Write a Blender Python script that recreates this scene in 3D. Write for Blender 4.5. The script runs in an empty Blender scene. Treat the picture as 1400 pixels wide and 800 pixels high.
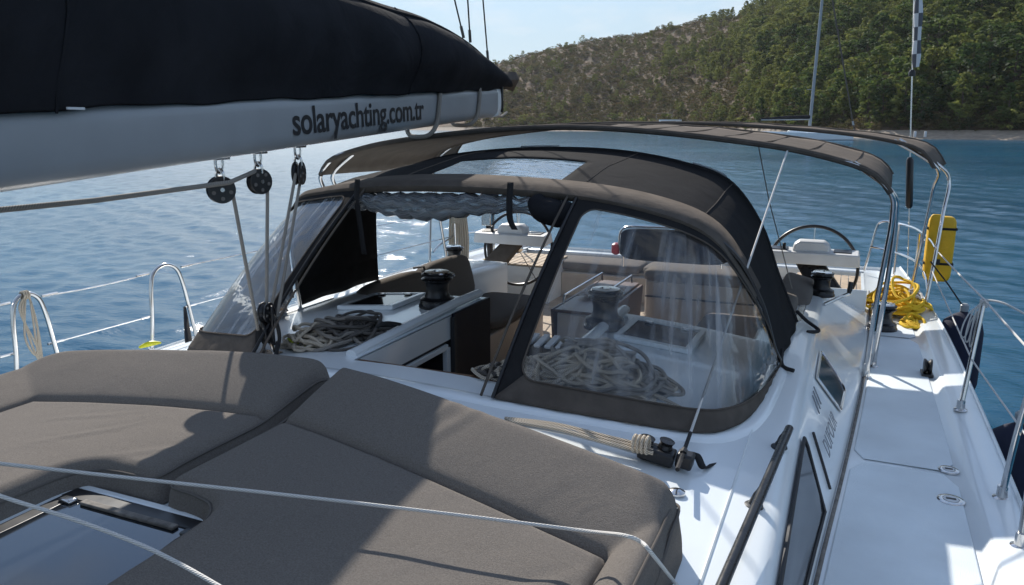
import bpy, bmesh, math, random
import numpy as np
from mathutils import Vector, Matrix

R = math.radians
random.seed(7)
rng = np.random.default_rng(11)
scene = bpy.context.scene
col = scene.collection

# ------------------------------------------------------------------ camera
# boat axes: x = to port (right in view), y = aft (away), z = up, water at z = 0
CAM = Vector((1.8, 0.0, 2.95))
YAW, PITCH = R(23.617), R(12.355)
cam_d = bpy.data.cameras.new('camera'); cam_d.sensor_width = 36; cam_d.lens = 27.0
cam_d.clip_start = 0.05; cam_d.clip_end = 20000
cam = bpy.data.objects.new('camera', cam_d); col.objects.link(cam)
cam.location = CAM; cam.rotation_euler = (R(90) - PITCH, 0, YAW)
scene.camera = cam
_F = 1050.0
_fw = Vector((-math.sin(YAW) * math.cos(PITCH), math.cos(YAW) * math.cos(PITCH), -math.sin(PITCH)))
_rt = Vector((math.cos(YAW), math.sin(YAW), 0)); _up = _rt.cross(_fw)


def at(u, v, x=None, y=None, z=None):
    """survey helper: the real point where a sight line meets a plane of known x, y or z"""
    d = _fw * _F + _rt * (u - 700) - _up * (v - 400)
    if x is not None: t = (x - CAM.x) / d.x
    elif y is not None: t = (y - CAM.y) / d.y
    else: t = (z - CAM.z) / d.z
    return CAM + d * t


# ------------------------------------------------------------------ light
SUN_EL, SUN_AZ = R(34), R(38)            # azimuth: to starboard (-x) of dead aft (+y)
sun_dir = Vector((-math.sin(SUN_AZ) * math.cos(SUN_EL), math.cos(SUN_AZ) * math.cos(SUN_EL), math.sin(SUN_EL)))
sl = bpy.data.lights.new('sun', 'SUN'); sl.energy = 5.0; sl.angle = R(0.5); sl.color = (1.0, 0.94, 0.85)
so = bpy.data.objects.new('sun', sl); col.objects.link(so)
so.rotation_euler = sun_dir.to_track_quat('Z', 'Y').to_euler(); so.location = (-20, 25, 40)

world = bpy.data.worlds.new('World'); scene.world = world; world.use_nodes = True
wt = world.node_tree; wn = wt.nodes; wl = wt.links
for n in list(wn): wn.remove(n)
wo = wn.new('ShaderNodeOutputWorld'); bg = wn.new('ShaderNodeBackground'); bg.inputs[1].default_value = 0.15
sky = wn.new('ShaderNodeTexSky'); sky.sky_type = 'NISHITA'; sky.sun_disc = False
sky.sun_elevation = SUN_EL; sky.sun_rotation = math.atan2(sun_dir.x, sun_dir.y)
sky.air_density = 1.0; sky.dust_density = 0.05; sky.ozone_density = 2.5
tc = wn.new('ShaderNodeTexCoord'); mp = wn.new('ShaderNodeMapping'); mp.inputs['Scale'].default_value = (3.0, 3.0, 9.0)
nz = wn.new('ShaderNodeTexNoise'); nz.inputs['Scale'].default_value = 1.7; nz.inputs['Detail'].default_value = 7; nz.inputs['Roughness'].default_value = 0.55
cr = wn.new('ShaderNodeValToRGB'); cr.color_ramp.elements[0].position = 0.46; cr.color_ramp.elements[1].position = 0.66
cr.color_ramp.elements[1].color = (0.85, 0.85, 0.85, 1)
mx = wn.new('ShaderNodeMixRGB'); mx.inputs[2].default_value = (4.3, 4.6, 4.85, 1)
wl.new(tc.outputs['Generated'], mp.inputs[0]); wl.new(mp.outputs[0], nz.inputs['Vector']); wl.new(nz.outputs['Fac'], cr.inputs[0])
wl.new(cr.outputs[0], mx.inputs[0]); # pale haze towards the horizon, the same all round
sx = wn.new('ShaderNodeSeparateXYZ'); hr = wn.new('ShaderNodeMapRange'); hr.interpolation_type = 'SMOOTHSTEP'
hr.inputs[1].default_value = 0.02; hr.inputs[2].default_value = 0.50; hr.inputs[3].default_value = 0.92; hr.inputs[4].default_value = 0.0
mh = wn.new('ShaderNodeMixRGB'); mh.inputs[2].default_value = (2.35, 3.05, 3.55, 1)
wl.new(tc.outputs['Generated'], sx.inputs[0]); wl.new(sx.outputs[2], hr.inputs[0]); wl.new(hr.outputs[0], mh.inputs[0])
wl.new(sky.outputs[0], mh.inputs[1]); wl.new(mh.outputs[0], mx.inputs[1]); wl.new(mx.outputs[0], bg.inputs[0]); wl.new(bg.outputs[0], wo.inputs[0])

scene.view_settings.view_transform = 'Standard'; scene.view_settings.look = 'None'
scene.view_settings.exposure = 0.30; scene.view_settings.gamma = 1.0
scene.cycles.max_bounces = 8; scene.cycles.transparent_max_bounces = 24
scene.cycles.caustics_reflective = False; scene.cycles.caustics_refractive = False
scene.cycles.use_denoising = True


# ------------------------------------------------------------------ helpers
def catmull(P, n=8, closed=False):
    P = [Vector(p) for p in P]; out = []
    N = len(P); rngs = N if closed else N - 1
    for i in range(rngs):
        if closed: a, b, c, d = P[i - 1], P[i], P[(i + 1) % N], P[(i + 2) % N]
        else: a, b, c, d = P[max(i - 1, 0)], P[i], P[i + 1], P[min(i + 2, N - 1)]
        for k in range(n):
            t = k / n
            out.append(0.5 * ((2 * b) + (c - a) * t + (2 * a - 5 * b + 4 * c - d) * t * t + (3 * b - a - 3 * c + d) * t ** 3))
    if not closed: out.append(P[-1])
    return out


def resample(P, n):
    P = [Vector(p) for p in P]; L = [0]
    for a, b in zip(P, P[1:]): L.append(L[-1] + (b - a).length)
    out = []; j = 0
    for i in range(n):
        s = L[-1] * i / (n - 1)
        while j < len(P) - 2 and L[j + 1] < s: j += 1
        f = (s - L[j]) / max(L[j + 1] - L[j], 1e-9)
        out.append(P[j].lerp(P[j + 1], min(max(f, 0), 1)))
    return out


class MB:
    def __init__(s): s.v = []; s.f = []; s.uv = []

    def add(s, vs, fs, uvs=None):
        o = len(s.v); s.v += [tuple(p) for p in vs]
        for i, f in enumerate(fs):
            s.f.append([k + o for k in f]); s.uv.append(uvs[i] if uvs else None)
        return s

    def box(s, c, size, rot=None, taper=1.0):
        x, y, z = size[0] / 2, size[1] / 2, size[2] / 2; c = Vector(c)
        vs = [Vector((sx * x * (taper if sz > 0 else 1), sy * y * (taper if sz > 0 else 1), sz * z)) for sz in (-1, 1) for sx, sy in ((-1, -1), (1, -1), (1, 1), (-1, 1))]
        if rot is not None: vs = [rot @ p for p in vs]
        return s.add([p + c for p in vs], [(3, 2, 1, 0), (4, 5, 6, 7), (0, 1, 5, 4), (1, 2, 6, 5), (2, 3, 7, 6), (3, 0, 4, 7)])

    def tube(s, P, r, seg=8, closed=False, cap=True, flat=1.0):
        P = [Vector(p) for p in P]; n = len(P); rows = []; L = 0
        T = []
        for i in range(n):
            if closed: t = P[(i + 1) % n] - P[i - 1]
            else: t = P[min(i + 1, n - 1)] - P[max(i - 1, 0)]
            T.append(t.normalized() if t.length > 1e-9 else Vector((0, 0, 1)))
        ref = Vector((0, 0, 1)) if abs(T[0].z) < 0.9 else Vector((1, 0, 0))
        N = (ref - T[0] * ref.dot(T[0])).normalized(); vs = []; vl = []
        for i in range(n):
            N = (N - T[i] * N.dot(T[i]))
            N = N.normalized() if N.length > 1e-6 else T[i].orthogonal().normalized()
            B = T[i].cross(N); rr = r[i] if hasattr(r, '__len__') else r
            for k in range(seg):
                a = 2 * math.pi * k / seg
                vs.append(P[i] + N * (math.cos(a) * rr) + B * (math.sin(a) * rr * flat))
            vl.append(L)
            if i < n - 1: L += (P[i + 1] - P[i]).length
        fs = []; uv = []
        for i in range(n if closed else n - 1):
            j = (i + 1) % n; vj = vl[j] if j else L + (P[0] - P[-1]).length
            for k in range(seg):
                k2 = (k + 1) % seg
                fs.append((i * seg + k, i * seg + k2, j * seg + k2, j * seg + k))
                uv.append(((k / seg, vl[i]), ((k + 1) / seg, vl[i]), ((k + 1) / seg, vj), (k / seg, vj)))
        if cap and not closed:
            fs.append(tuple(range(seg))[::-1]); uv.append([(0, 0)] * seg)
            fs.append(tuple((n - 1) * seg + k for k in range(seg))); uv.append([(0, 0)] * seg)
        return s.add(vs, fs, uv)

    def lathe(s, prof, M=None, seg=24):
        M = M or Matrix(); vs = []; fs = []; n = len(prof)
        for r, z in prof:
            for k in range(seg):
                a = 2 * math.pi * k / seg; vs.append(M @ Vector((r * math.cos(a), r * math.sin(a), z)))
        for i in range(n - 1):
            for k in range(seg):
                k2 = (k + 1) % seg; fs.append((i * seg + k, i * seg + k2, (i + 1) * seg + k2, (i + 1) * seg + k))
        fs.append(tuple(range(seg))[::-1]); fs.append(tuple((n - 1) * seg + k for k in range(seg)))
        return s.add(vs, fs)

    def loft(s, rows, closed=False, caps=False, uv=None, keep=None):
        n = len(rows); m = len(rows[0]); vs = [p for r in rows for p in r]; fs = []; us = []
        for i in range(n - 1):
            for k in range(m if closed else m - 1):
                if keep and not keep(i, k): continue
                k2 = (k + 1) % m; fs.append((i * m + k, i * m + k2, (i + 1) * m + k2, (i + 1) * m + k))
                a0, a1 = k / (m - 1 + closed), (k + 1) / (m - 1 + closed); b0, b1 = i / (n - 1), (i + 1) / (n - 1)
                us.append(((a0, b0), (a1, b0), (a1, b1), (a0, b1)))
        if caps and closed:
            fs.append(tuple(range(m))[::-1]); us.append([(0, 0)] * m)
            fs.append(tuple((n - 1) * m + k for k in range(m))); us.append([(0, 0)] * m)
        return s.add(vs, fs, us)

    def prism(s, pts2, z0, z1, M=None):
        M = M or Matrix(); n = len(pts2)
        vs = [M @ Vector((p[0], p[1], z0)) for p in pts2] + [M @ Vector((p[0], p[1], z1)) for p in pts2]
        fs = [tuple(range(n))[::-1], tuple(range(n, 2 * n))] + [(i, (i + 1) % n, n + (i + 1) % n, n + i) for i in range(n)]
        return s.add(vs, fs)

    def build(s, name, mat, parent=None, origin=None, smooth=True, bevel=0, solid=0, angle=40, seg=2, subsurf=0):
        if parent is not None: org = wloc(parent)
        else: org = Vector(origin) if origin is not None else Vector((0, 0, 0))
        me = bpy.data.meshes.new(name)
        V = np.array(s.v, dtype=float) - np.array(org)
        me.from_pydata(V.tolist(), [], s.f)
        if any(u is not None for u in s.uv):
            L = me.uv_layers.new(name='uv'); flat = []
            for f, u in zip(s.f, s.uv):
                for k in range(len(f)): flat += list(u[k]) if u is not None else [0.0, 0.0]
            L.data.foreach_set('uv', flat)
        bm = bmesh.new(); bm.from_mesh(me)
        bmesh.ops.remove_doubles(bm, verts=bm.verts, dist=1e-5)
        bm.to_mesh(me); bm.free()
        if smooth:
            me.polygons.foreach_set('use_smooth', [True] * len(me.polygons)); me.set_sharp_from_angle(angle=R(angle))
        me.materials.append(mat); me.update()
        o = bpy.data.objects.new(name, me); col.objects.link(o)
        if parent is not None: o.parent = parent
        else: o.location = org
        if solid:
            m = o.modifiers.new('thick', 'SOLIDIFY'); m.thickness = solid; m.offset = 0
        if bevel:
            m = o.modifiers.new('edge', 'BEVEL'); m.width = bevel; m.segments = seg; m.limit_method = 'ANGLE'; m.angle_limit = R(35)
        if subsurf:
            m = o.modifiers.new('sub', 'SUBSURF'); m.levels = m.render_levels = subsurf
        return o


def wloc(o):
    v = Vector((0, 0, 0))
    while o is not None: v += o.location; o = o.parent
    return v


def tag(o, label=None, cat=None, group=None, kind=None):
    if label: o['label'] = label
    if cat: o['category'] = cat
    if group: o['group'] = group
    if kind: o['kind'] = kind
    return o


def thing(name, loc, label, cat, group=None):
    o = bpy.data.objects.new(name, None); col.objects.link(o); o.location = loc; o.empty_display_size = 0.1
    return tag(o, label, cat, group)


def copy_tree(o, parent=None):
    c = o.copy(); col.objects.link(c)
    if parent is not None: c.parent = parent
    for ch in list(o.children): copy_tree(ch, c)
    return c


# ------------------------------------------------------------------ materials
def mat(name, base, rough=0.5, metal=0.0, var=0.0, vscale=5.0, bump=0.0, bscale=200.0, spec=0.5, coat=0.0, var2=None, wrinkle=0.0, wscale=6.0, sheen=0.0):
    m = bpy.data.materials.new(name); m.use_nodes = True; nt = m.node_tree; N = nt.nodes; L = nt.links
    p = N['Principled BSDF']; p.inputs['Roughness'].default_value = rough; p.inputs['Metallic'].default_value = metal
    p.inputs['Specular IOR Level'].default_value = spec; p.inputs['Coat Weight'].default_value = coat
    p.inputs['Sheen Weight'].default_value = sheen
    p.inputs['Base Color'].default_value = (*base, 1)
    t = N.new('ShaderNodeTexCoord')
    if var:
        n = N.new('ShaderNodeTexNoise'); n.inputs['Scale'].default_value = vscale; n.inputs['Detail'].default_value = 6
        L.new(t.outputs['Object'], n.inputs['Vector'])
        r = N.new('ShaderNodeValToRGB'); r.color_ramp.elements[0].position = 0.3; r.color_ramp.elements[1].position = 0.7
        c2 = var2 or tuple(c * (1 + var) for c in base)
        r.color_ramp.elements[0].color = (*[c * (1 - var) for c in base], 1); r.color_ramp.elements[1].color = (*c2, 1)
        L.new(n.outputs['Fac'], r.inputs[0]); L.new(r.outputs[0], p.inputs['Base Color'])
        mr = N.new('ShaderNodeMapRange'); mr.inputs[3].default_value = max(rough - 0.08, 0.03); mr.inputs[4].default_value = min(rough + 0.1, 1)
        L.new(n.outputs['Fac'], mr.inputs[0]); L.new(mr.outputs[0], p.inputs['Roughness'])
    last = None
    if bump:
        n = N.new('ShaderNodeTexNoise'); n.inputs['Scale'].default_value = bscale; n.inputs['Detail'].default_value = 3
        L.new(t.outputs['Object'], n.inputs['Vector'])
        b = N.new('ShaderNodeBump'); b.inputs['Strength'].default_value = bump; b.inputs['Distance'].default_value = 0.004
        L.new(n.outputs['Fac'], b.inputs['Height']); last = b
    if wrinkle:
        n = N.new('ShaderNodeTexNoise'); n.inputs['Scale'].default_value = wscale; n.inputs['Detail'].default_value = 4; n.inputs['Distortion'].default_value = 1.2
        L.new(t.outputs['Object'], n.inputs['Vector'])
        b = N.new('ShaderNodeBump'); b.inputs['Strength'].default_value = wrinkle; b.inputs['Distance'].default_value = 0.03
        L.new(n.outputs['Fac'], b.inputs['Height'])
        if last: L.new(last.outputs[0], b.inputs['Normal'])
        last = b
    if last: L.new(last.outputs[0], p.inputs['Normal'])
    return m


def rope_mat(name, c1, c2, freq=70.0, rough=0.85):
    m = bpy.data.materials.new(name); m.use_nodes = True; N = m.node_tree.nodes; L = m.node_tree.links
    p = N['Principled BSDF']; p.inputs['Roughness'].default_value = rough
    uv = N.new('ShaderNodeUVMap'); uv.uv_map = 'uv'
    mpn = N.new('ShaderNodeMapping'); mpn.inputs['Scale'].default_value = (6.28 * 0.318 * 3.14159, freq, 1)
    w = N.new('ShaderNodeTexWave'); w.bands_direction = 'DIAGONAL'; w.inputs['Scale'].default_value = 0.5; w.inputs['Distortion'].default_value = 0.6
    L.new(uv.outputs[0], mpn.inputs[0]); L.new(mpn.outputs[0], w.inputs['Vector'])
    r = N.new('ShaderNodeValToRGB'); r.color_ramp.elements[0].color = (*c1, 1); r.color_ramp.elements[1].color = (*c2, 1)
    r.color_ramp.elements[0].position = 0.2; r.color_ramp.elements[1].position = 0.75
    L.new(w.outputs['Fac'], r.inputs[0]); L.new(r.outputs[0], p.inputs['Base Color'])
    b = N.new('ShaderNodeBump'); b.inputs['Strength'].default_value = 0.5; b.inputs['Distance'].default_value = 0.003
    L.new(w.outputs['Fac'], b.inputs['Height']); L.new(b.outputs[0], p.inputs['Normal'])
    return m


def vinyl_mat(name, haze=0.10, streak=0.35, tint=(0.965, 0.98, 0.99)):
    """clear soft window sheet: mostly see-through, glossy, with milky streaks, sun glint painted in, running up it"""
    m = bpy.data.materials.new(name); m.use_nodes = True; N = m.node_tree.nodes; L = m.node_tree.links
    N.remove(N['Principled BSDF']); out = N['Material Output']
    tr = N.new('ShaderNodeBsdfTransparent'); tr.inputs[0].default_value = (*tint, 1)
    df = N.new('ShaderNodeBsdfTranslucent'); df.inputs[0].default_value = (0.8, 0.82, 0.85, 1)
    d2 = N.new('ShaderNodeBsdfDiffuse'); d2.inputs[0].default_value = (0.8, 0.82, 0.85, 1)
    dm = N.new('ShaderNodeMixShader'); L.new(df.outputs[0], dm.inputs[1]); L.new(d2.outputs[0], dm.inputs[2])
    gl = N.new('ShaderNodeBsdfGlossy'); gl.inputs['Roughness'].default_value = 0.06
    uv = N.new('ShaderNodeUVMap'); uv.uv_map = 'uv'
    mpn = N.new('ShaderNodeMapping'); mpn.inputs['Scale'].default_value = (17, 0.9, 1); mpn.inputs['Rotation'].default_value = (0, 0, 0.06)
    n = N.new('ShaderNodeTexNoise'); n.inputs['Scale'].default_value = 1.6; n.inputs['Detail'].default_value = 3; n.inputs['Distortion'].default_value = 0.35
    L.new(uv.outputs[0], mpn.inputs[0]); L.new(mpn.outputs[0], n.inputs['Vector'])
    mr = N.new('ShaderNodeMapRange'); mr.inputs[1].default_value = 0.50; mr.inputs[2].default_value = 0.78; mr.inputs[3].default_value = haze; mr.inputs[4].default_value = haze + streak  # white streaks also carry the sun's glint as colour
    L.new(n.outputs['Fac'], mr.inputs[0])
    m1 = N.new('ShaderNodeMixShader'); L.new(mr.outputs[0], m1.inputs[0]); L.new(tr.outputs[0], m1.inputs[1]); L.new(dm.outputs[0], m1.inputs[2])
    n2 = N.new('ShaderNodeTexNoise'); n2.inputs['Scale'].default_value = 7; n2.inputs['Detail'].default_value = 2
    L.new(uv.outputs[0], n2.inputs['Vector'])
    b = N.new('ShaderNodeBump'); b.inputs['Strength'].default_value = 0.25; b.inputs['Distance'].default_value = 0.04
    L.new(n2.outputs['Fac'], b.inputs['Height']); L.new(b.outputs[0], gl.inputs['Normal'])
    fr = N.new('ShaderNodeFresnel'); fr.inputs[0].default_value = 1.45
    m2 = N.new('ShaderNodeMixShader'); L.new(fr.outputs[0], m2.inputs[0]); L.new(m1.outputs[0], m2.inputs[1]); L.new(gl.outputs[0], m2.inputs[2])
    L.new(m2.outputs[0], out.inputs[0])
    return m


def leaf_mat(name, c1, c2, c3, trans=0.42):
    m = bpy.data.materials.new(name); m.use_nodes = True; N = m.node_tree.nodes; L = m.node_tree.links
    p = N['Principled BSDF']; p.inputs['Roughness'].default_value = 0.75; p.inputs['Specular IOR Level'].default_value = 0.2
    oi = N.new('ShaderNodeObjectInfo'); t = N.new('ShaderNodeTexCoord'); g = N.new('ShaderNodeNewGeometry')
    n = N.new('ShaderNodeTexNoise'); n.inputs['Scale'].default_value = 0.35; n.inputs['Detail'].default_value = 4
    L.new(g.outputs['Position'], n.inputs['Vector'])
    a = N.new('ShaderNodeMath'); a.operation = 'MULTIPLY_ADD'; a.inputs[1].default_value = 0.72; L.new(oi.outputs['Random'], a.inputs[0])
    s = N.new('ShaderNodeMath'); s.operation = 'MULTIPLY_ADD'; s.inputs[1].default_value = 1.3; s.inputs[2].default_value = -0.50
    L.new(n.outputs['Fac'], s.inputs[0]); L.new(s.outputs[0], a.inputs[2])
    r = N.new('ShaderNodeValToRGB'); e = r.color_ramp.elements; e[0].color = (*c1, 1); e[1].color = (*c3, 1); e[0].position = 0.15; e[1].position = 0.9
    x = e.new(0.5); x.color = (*c2, 1)
    L.new(a.outputs[0], r.inputs[0]); L.new(r.outputs[0], p.inputs['Base Color'])
    tl = N.new('ShaderNodeBsdfTranslucent'); L.new(r.outputs[0], tl.inputs[0])
    mxs = N.new('ShaderNodeMixShader'); mxs.inputs[0].default_value = trans
    L.new(p.outputs[0], mxs.inputs[1]); L.new(tl.outputs[0], mxs.inputs[2]); L.new(mxs.outputs[0], N['Material Output'].inputs[0])
    return m


M = {}
M['gel'] = mat('white_gelcoat', (0.80, 0.845, 0.865), 0.22, var=0.025, vscale=2.0, coat=0.3)
M['nonskid'] = mat('white_nonskid', (0.76, 0.82, 0.85), 0.55, var=0.10, vscale=2.2, bump=0.6, bscale=260)
M['cushion'] = mat('taupe_fabric', (0.178, 0.160, 0.144), 0.92, var=0.20, vscale=240, bump=0.7, bscale=420, spec=0.03, wrinkle=0.22, wscale=3.5)
M['cushion_pipe'] = mat('taupe_piping', (0.13, 0.118, 0.108), 0.9, spec=0.03)
M['canvas'] = mat('charcoal_canvas', (0.026, 0.0255, 0.0265), 0.88, var=0.16, vscale=9, bump=0.4, bscale=380, spec=0.03, wrinkle=0.22, wscale=5)
M['canvas_trim'] = mat('brown_grey_canvas', (0.105, 0.090, 0.078), 0.9, var=0.15, vscale=12, bump=0.4, bscale=380, spec=0.03, wrinkle=0.3, wscale=9)
M['bimini'] = mat('taupe_bimini_canvas', (0.135, 0.115, 0.098), 0.9, var=0.12, vscale=6, bump=0.3, bscale=300, spec=0.03, wrinkle=0.25, wscale=3)
M['bag'] = mat('navy_black_sailbag', (0.022, 0.0225, 0.026), 0.85, var=0.25, vscale=3, bump=0.3, bscale=260, spec=0.03, wrinkle=0.9, wscale=2.6)
M['boom'] = mat('silver_painted_aluminium', (0.30, 0.315, 0.33), 0.35, var=0.05, vscale=4)
M['black'] = mat('black_plastic', (0.012, 0.012, 0.014), 0.35, var=0.2, vscale=20)
M['blackmetal'] = mat('black_anodised', (0.02, 0.02, 0.022), 0.28, metal=0.4, var=0.2, vscale=30)
M['steel'] = mat('stainless_steel', (0.62, 0.61, 0.60), 0.16, metal=1.0, var=0.1, vscale=14)
M['glass_dark'] = mat('smoked_acrylic', (0.010, 0.012, 0.016), 0.05, var=0.15, vscale=3, spec=0.6)
M['hatch'] = mat('smoked_hatch_acrylic', (0.012, 0.015, 0.02), 0.04, var=0.15, vscale=2, spec=0.9)
M['darkgap'] = mat('dark_seal_and_shade', (0.03, 0.03, 0.032), 0.7)
M['joint_brown'] = mat('brown_grey_joint', (0.16, 0.145, 0.13), 0.85, var=0.4, vscale=40)
M['wood'] = mat('brown_wood', (0.12, 0.058, 0.028), 0.4, var=0.35, vscale=14)
M['teak'] = mat('weathered_teak', (0.42, 0.32, 0.22), 0.75, var=0.2, vscale=12)
M['seatface'] = mat('beige_seat_front', (0.50, 0.43, 0.36), 0.55, var=0.08, vscale=5)
M['navy'] = mat('navy_fender_cover', (0.010, 0.013, 0.035), 0.85, var=0.2, vscale=10, bump=0.4, bscale=200)
M['yellow'] = mat('yellow_pvc', (0.75, 0.44, 0.01), 0.5, var=0.1, vscale=8, wrinkle=0.2, wscale=12)
M['rope_grey'] = rope_mat('grey_braid', (0.15, 0.137, 0.125), (0.37, 0.335, 0.29), 130)
M['rope_dark'] = rope_mat('dark_braid', (0.045, 0.042, 0.04), (0.16, 0.145, 0.13), 120)
M['rope_beige'] = rope_mat('beige_braid', (0.30, 0.25, 0.19), (0.64, 0.56, 0.45), 120)
M['rope_white'] = rope_mat('white_braid', (0.50, 0.49, 0.47), (0.74, 0.72, 0.69), 140)
M['rope_yellow'] = rope_mat('yellow_braid', (0.62, 0.36, 0.01), (0.92, 0.62, 0.03), 90)
M['rope_black'] = rope_mat('black_braid', (0.01, 0.01, 0.01), (0.04, 0.04, 0.04), 120)
M['webbing'] = mat('black_webbing', (0.012, 0.012, 0.014), 0.85, bump=0.3, bscale=500)
M['ink'] = mat('black_vinyl_lettering', (0.008, 0.009, 0.012), 0.5)
M['greyink'] = mat('grey_lettering', (0.20, 0.21, 0.23), 0.4)
M['vinyl'] = vinyl_mat('clear_vinyl', 0.05, 0.50)
M['vinyl_left'] = vinyl_mat('clear_vinyl_streaked', 0.16, 0.60)
M['vinyl_roll'] = vinyl_mat('clear_vinyl_rolled', 0.22, 0.40, (0.80, 0.85, 0.88))
M['vinyl_roof'] = vinyl_mat('clear_vinyl_roof', 0.14, 0.22)
M['dark_board'] = mat('dark_navy_board', (0.006, 0.008, 0.016), 0.45, var=0.15, vscale=4, spec=0.25)
M['white'] = mat('white_plastic', (0.66, 0.67, 0.68), 0.4, var=0.05, vscale=8)

# ------------------------------------------------------------------ water, land, hill
def make_water():
    ang = np.radians(np.arange(-70, 62.01, 0.22)); nr = 560
    rad = 2.2 * (420 / 2.2) ** (np.arange(nr) / (nr - 1))
    A, RR = np.meshgrid(ang, rad); X = CAM.x + RR * np.sin(A); Y = RR * np.cos(A); Z = np.zeros_like(X)
    r2 = np.random.default_rng(3)
    for k in range(46):
        lam = 0.34 * (6.5) ** (r2.random()); th = R(35) + r2.normal(0, 0.55)
        amp = 0.0031 * lam ** 0.55
        kk = 2 * math.pi / lam; ph = r2.random() * 6.28
        fade = np.clip((lam * 130 - RR) / (lam * 60), 0, 1)
        Z += amp * fade * np.sin(kk * (X * math.sin(th) + Y * math.cos(th)) + ph + 1.1 * np.sin(0.21 * X + k) + 0.9 * np.sin(0.17 * Y + 2 * k))
    V = np.stack([X, Y, Z], -1).reshape(-1, 3); n = len(ang)
    i, j = np.meshgrid(np.arange(nr - 1), np.arange(n - 1), indexing='ij'); a = (i * n + j).ravel()
    F = np.stack([a, a + n, a + n + 1, a + 1], -1)
    # outer flat sheet to the horizon, just under the rippled part
    me = bpy.data.meshes.new('water'); S = 5000
    base = len(V); ext = np.array([[-S, -S, -0.12], [S, -S, -0.12], [S, S, -0.12], [-S, S, -0.12]])
    V = np.vstack([V, ext]); fl = F.tolist() + [[base, base + 1, base + 2, base + 3]]
    me.from_pydata(V.tolist(), [], fl); me.polygons.foreach_set('use_smooth', [True] * len(fl))
    m = bpy.data.materials.new('sea_water'); m.use_nodes = True; N = m.node_tree.nodes; L = m.node_tree.links
    p = N['Principled BSDF']; p.inputs['Specular IOR Level'].default_value = 0.32; p.inputs['Roughness'].default_value = 0.15; p.inputs['IOR'].default_value = 1.33
    g = N.new('ShaderNodeNewGeometry')
    n1 = N.new('ShaderNodeTexNoise'); n1.inputs['Scale'].default_value = 4.6; n1.inputs['Detail'].default_value = 6; n1.inputs['Roughness'].default_value = 0.6
    mpn = N.new('ShaderNodeMapping'); mpn.inputs['Rotation'].default_value = (0, 0, R(-35)); mpn.inputs['Scale'].default_value = (0.55, 1.3, 1)
    L.new(g.outputs['Position'], mpn.inputs[0]); L.new(mpn.outputs[0], n1.inputs['Vector'])
    b = N.new('ShaderNodeBump'); b.inputs['Strength'].default_value = 0.55; b.inputs['Distance'].default_value = 0.05
    L.new(n1.outputs['Fac'], b.inputs['Height']); L.new(b.outputs[0], p.inputs['Normal'])
    n2 = N.new('ShaderNodeTexNoise'); n2.inputs['Scale'].default_value = 0.045; n2.inputs['Detail'].default_value = 3
    L.new(mpn.outputs[0], n2.inputs['Vector'])
    r = N.new('ShaderNodeValToRGB'); r.color_ramp.elements[0].color = (0.007, 0.062, 0.120, 1); r.color_ramp.elements[1].color = (0.013, 0.090, 0.160, 1)
    r.color_ramp.elements[0].position = 0.35; r.color_ramp.elements[1].position = 0.65
    L.new(n2.outputs['Fac'], r.inputs[0]); L.new(r.outputs[0], p.inputs['Base Color'])
    wm = N.new('ShaderNodeMapRange'); wm.inputs[1].default_value = 0.3; wm.inputs[2].default_value = 0.7; wm.inputs[3].default_value = 0.22; wm.inputs[4].default_value = 0.60
    n3 = N.new('ShaderNodeTexNoise'); n3.inputs['Scale'].default_value = 0.11; n3.inputs['Detail'].default_value = 3; L.new(g.outputs['Position'], n3.inputs['Vector'])
    L.new(n3.outputs['Fac'], wm.inputs[0]); L.new(wm.outputs[0], b.inputs['Strength'])
    me.materials.append(m)
    o = bpy.data.objects.new('water', me); col.objects.link(o); tag(o, kind='structure')


make_water()

# the bay behind: bearings in degrees from the boat's axis (right positive)
PHI = np.radians([-60, -36, -31, -28, -25, -21.3, -15.8, -11.5, -8.2, -5.4, 1.6, 9.5, 16, 30, 48])
SHORE = np.array([480, 450, 420, 380, 350, 345, 340, 310, 265, 220, 183, 176, 178, 185, 200.])
RIDGE = np.array([2, 4, 14, 36, 72, 95, 111, 124, 132, 143, 182, 220, 242, 250, 240.])   # ridge height, in 1/1075 rad above the eye
RIDGE_D = np.array([70, 90, 110, 140, 160, 175, 190, 200, 210, 215, 220, 225, 225, 225, 225.])


def terrain_h(phi, d):
    """height of the ground at bearing phi, d metres inland of the shoreline"""
    S = np.interp(phi, PHI, SHORE); Rd = np.interp(phi, PHI, RIDGE_D); el = np.interp(phi, PHI, RIDGE) / 1075
    Hr = el * (S + Rd) + CAM.z
    t = np.clip((d - 5) / Rd, 0, None)
    up_ = np.where(t < 1, Hr * (1 - (1 - np.minimum(t, 1)) ** 1.08), Hr * (1 - 0.35 * (t - 1)))
    beach = np.where(d < 6, d * 0.22, 1.3)
    bumps = 1.4 * np.sin(phi * 95 + d * 0.05) * np.sin(d * 0.11 + phi * 30) + 0.8 * np.sin(phi * 220 + 1.3) * np.sin(d * 0.2)
    return beach + up_ + bumps * np.clip(t * 4, 0, 1) * np.clip(Hr / 20, 0, 1)


def terr_pt(phi, d):
    S = np.interp(phi, PHI, SHORE); r = S + d
    return np.array([CAM.x + r * math.sin(phi), r * math.cos(phi), float(terrain_h(np.array(phi), np.array(d)))])


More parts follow.
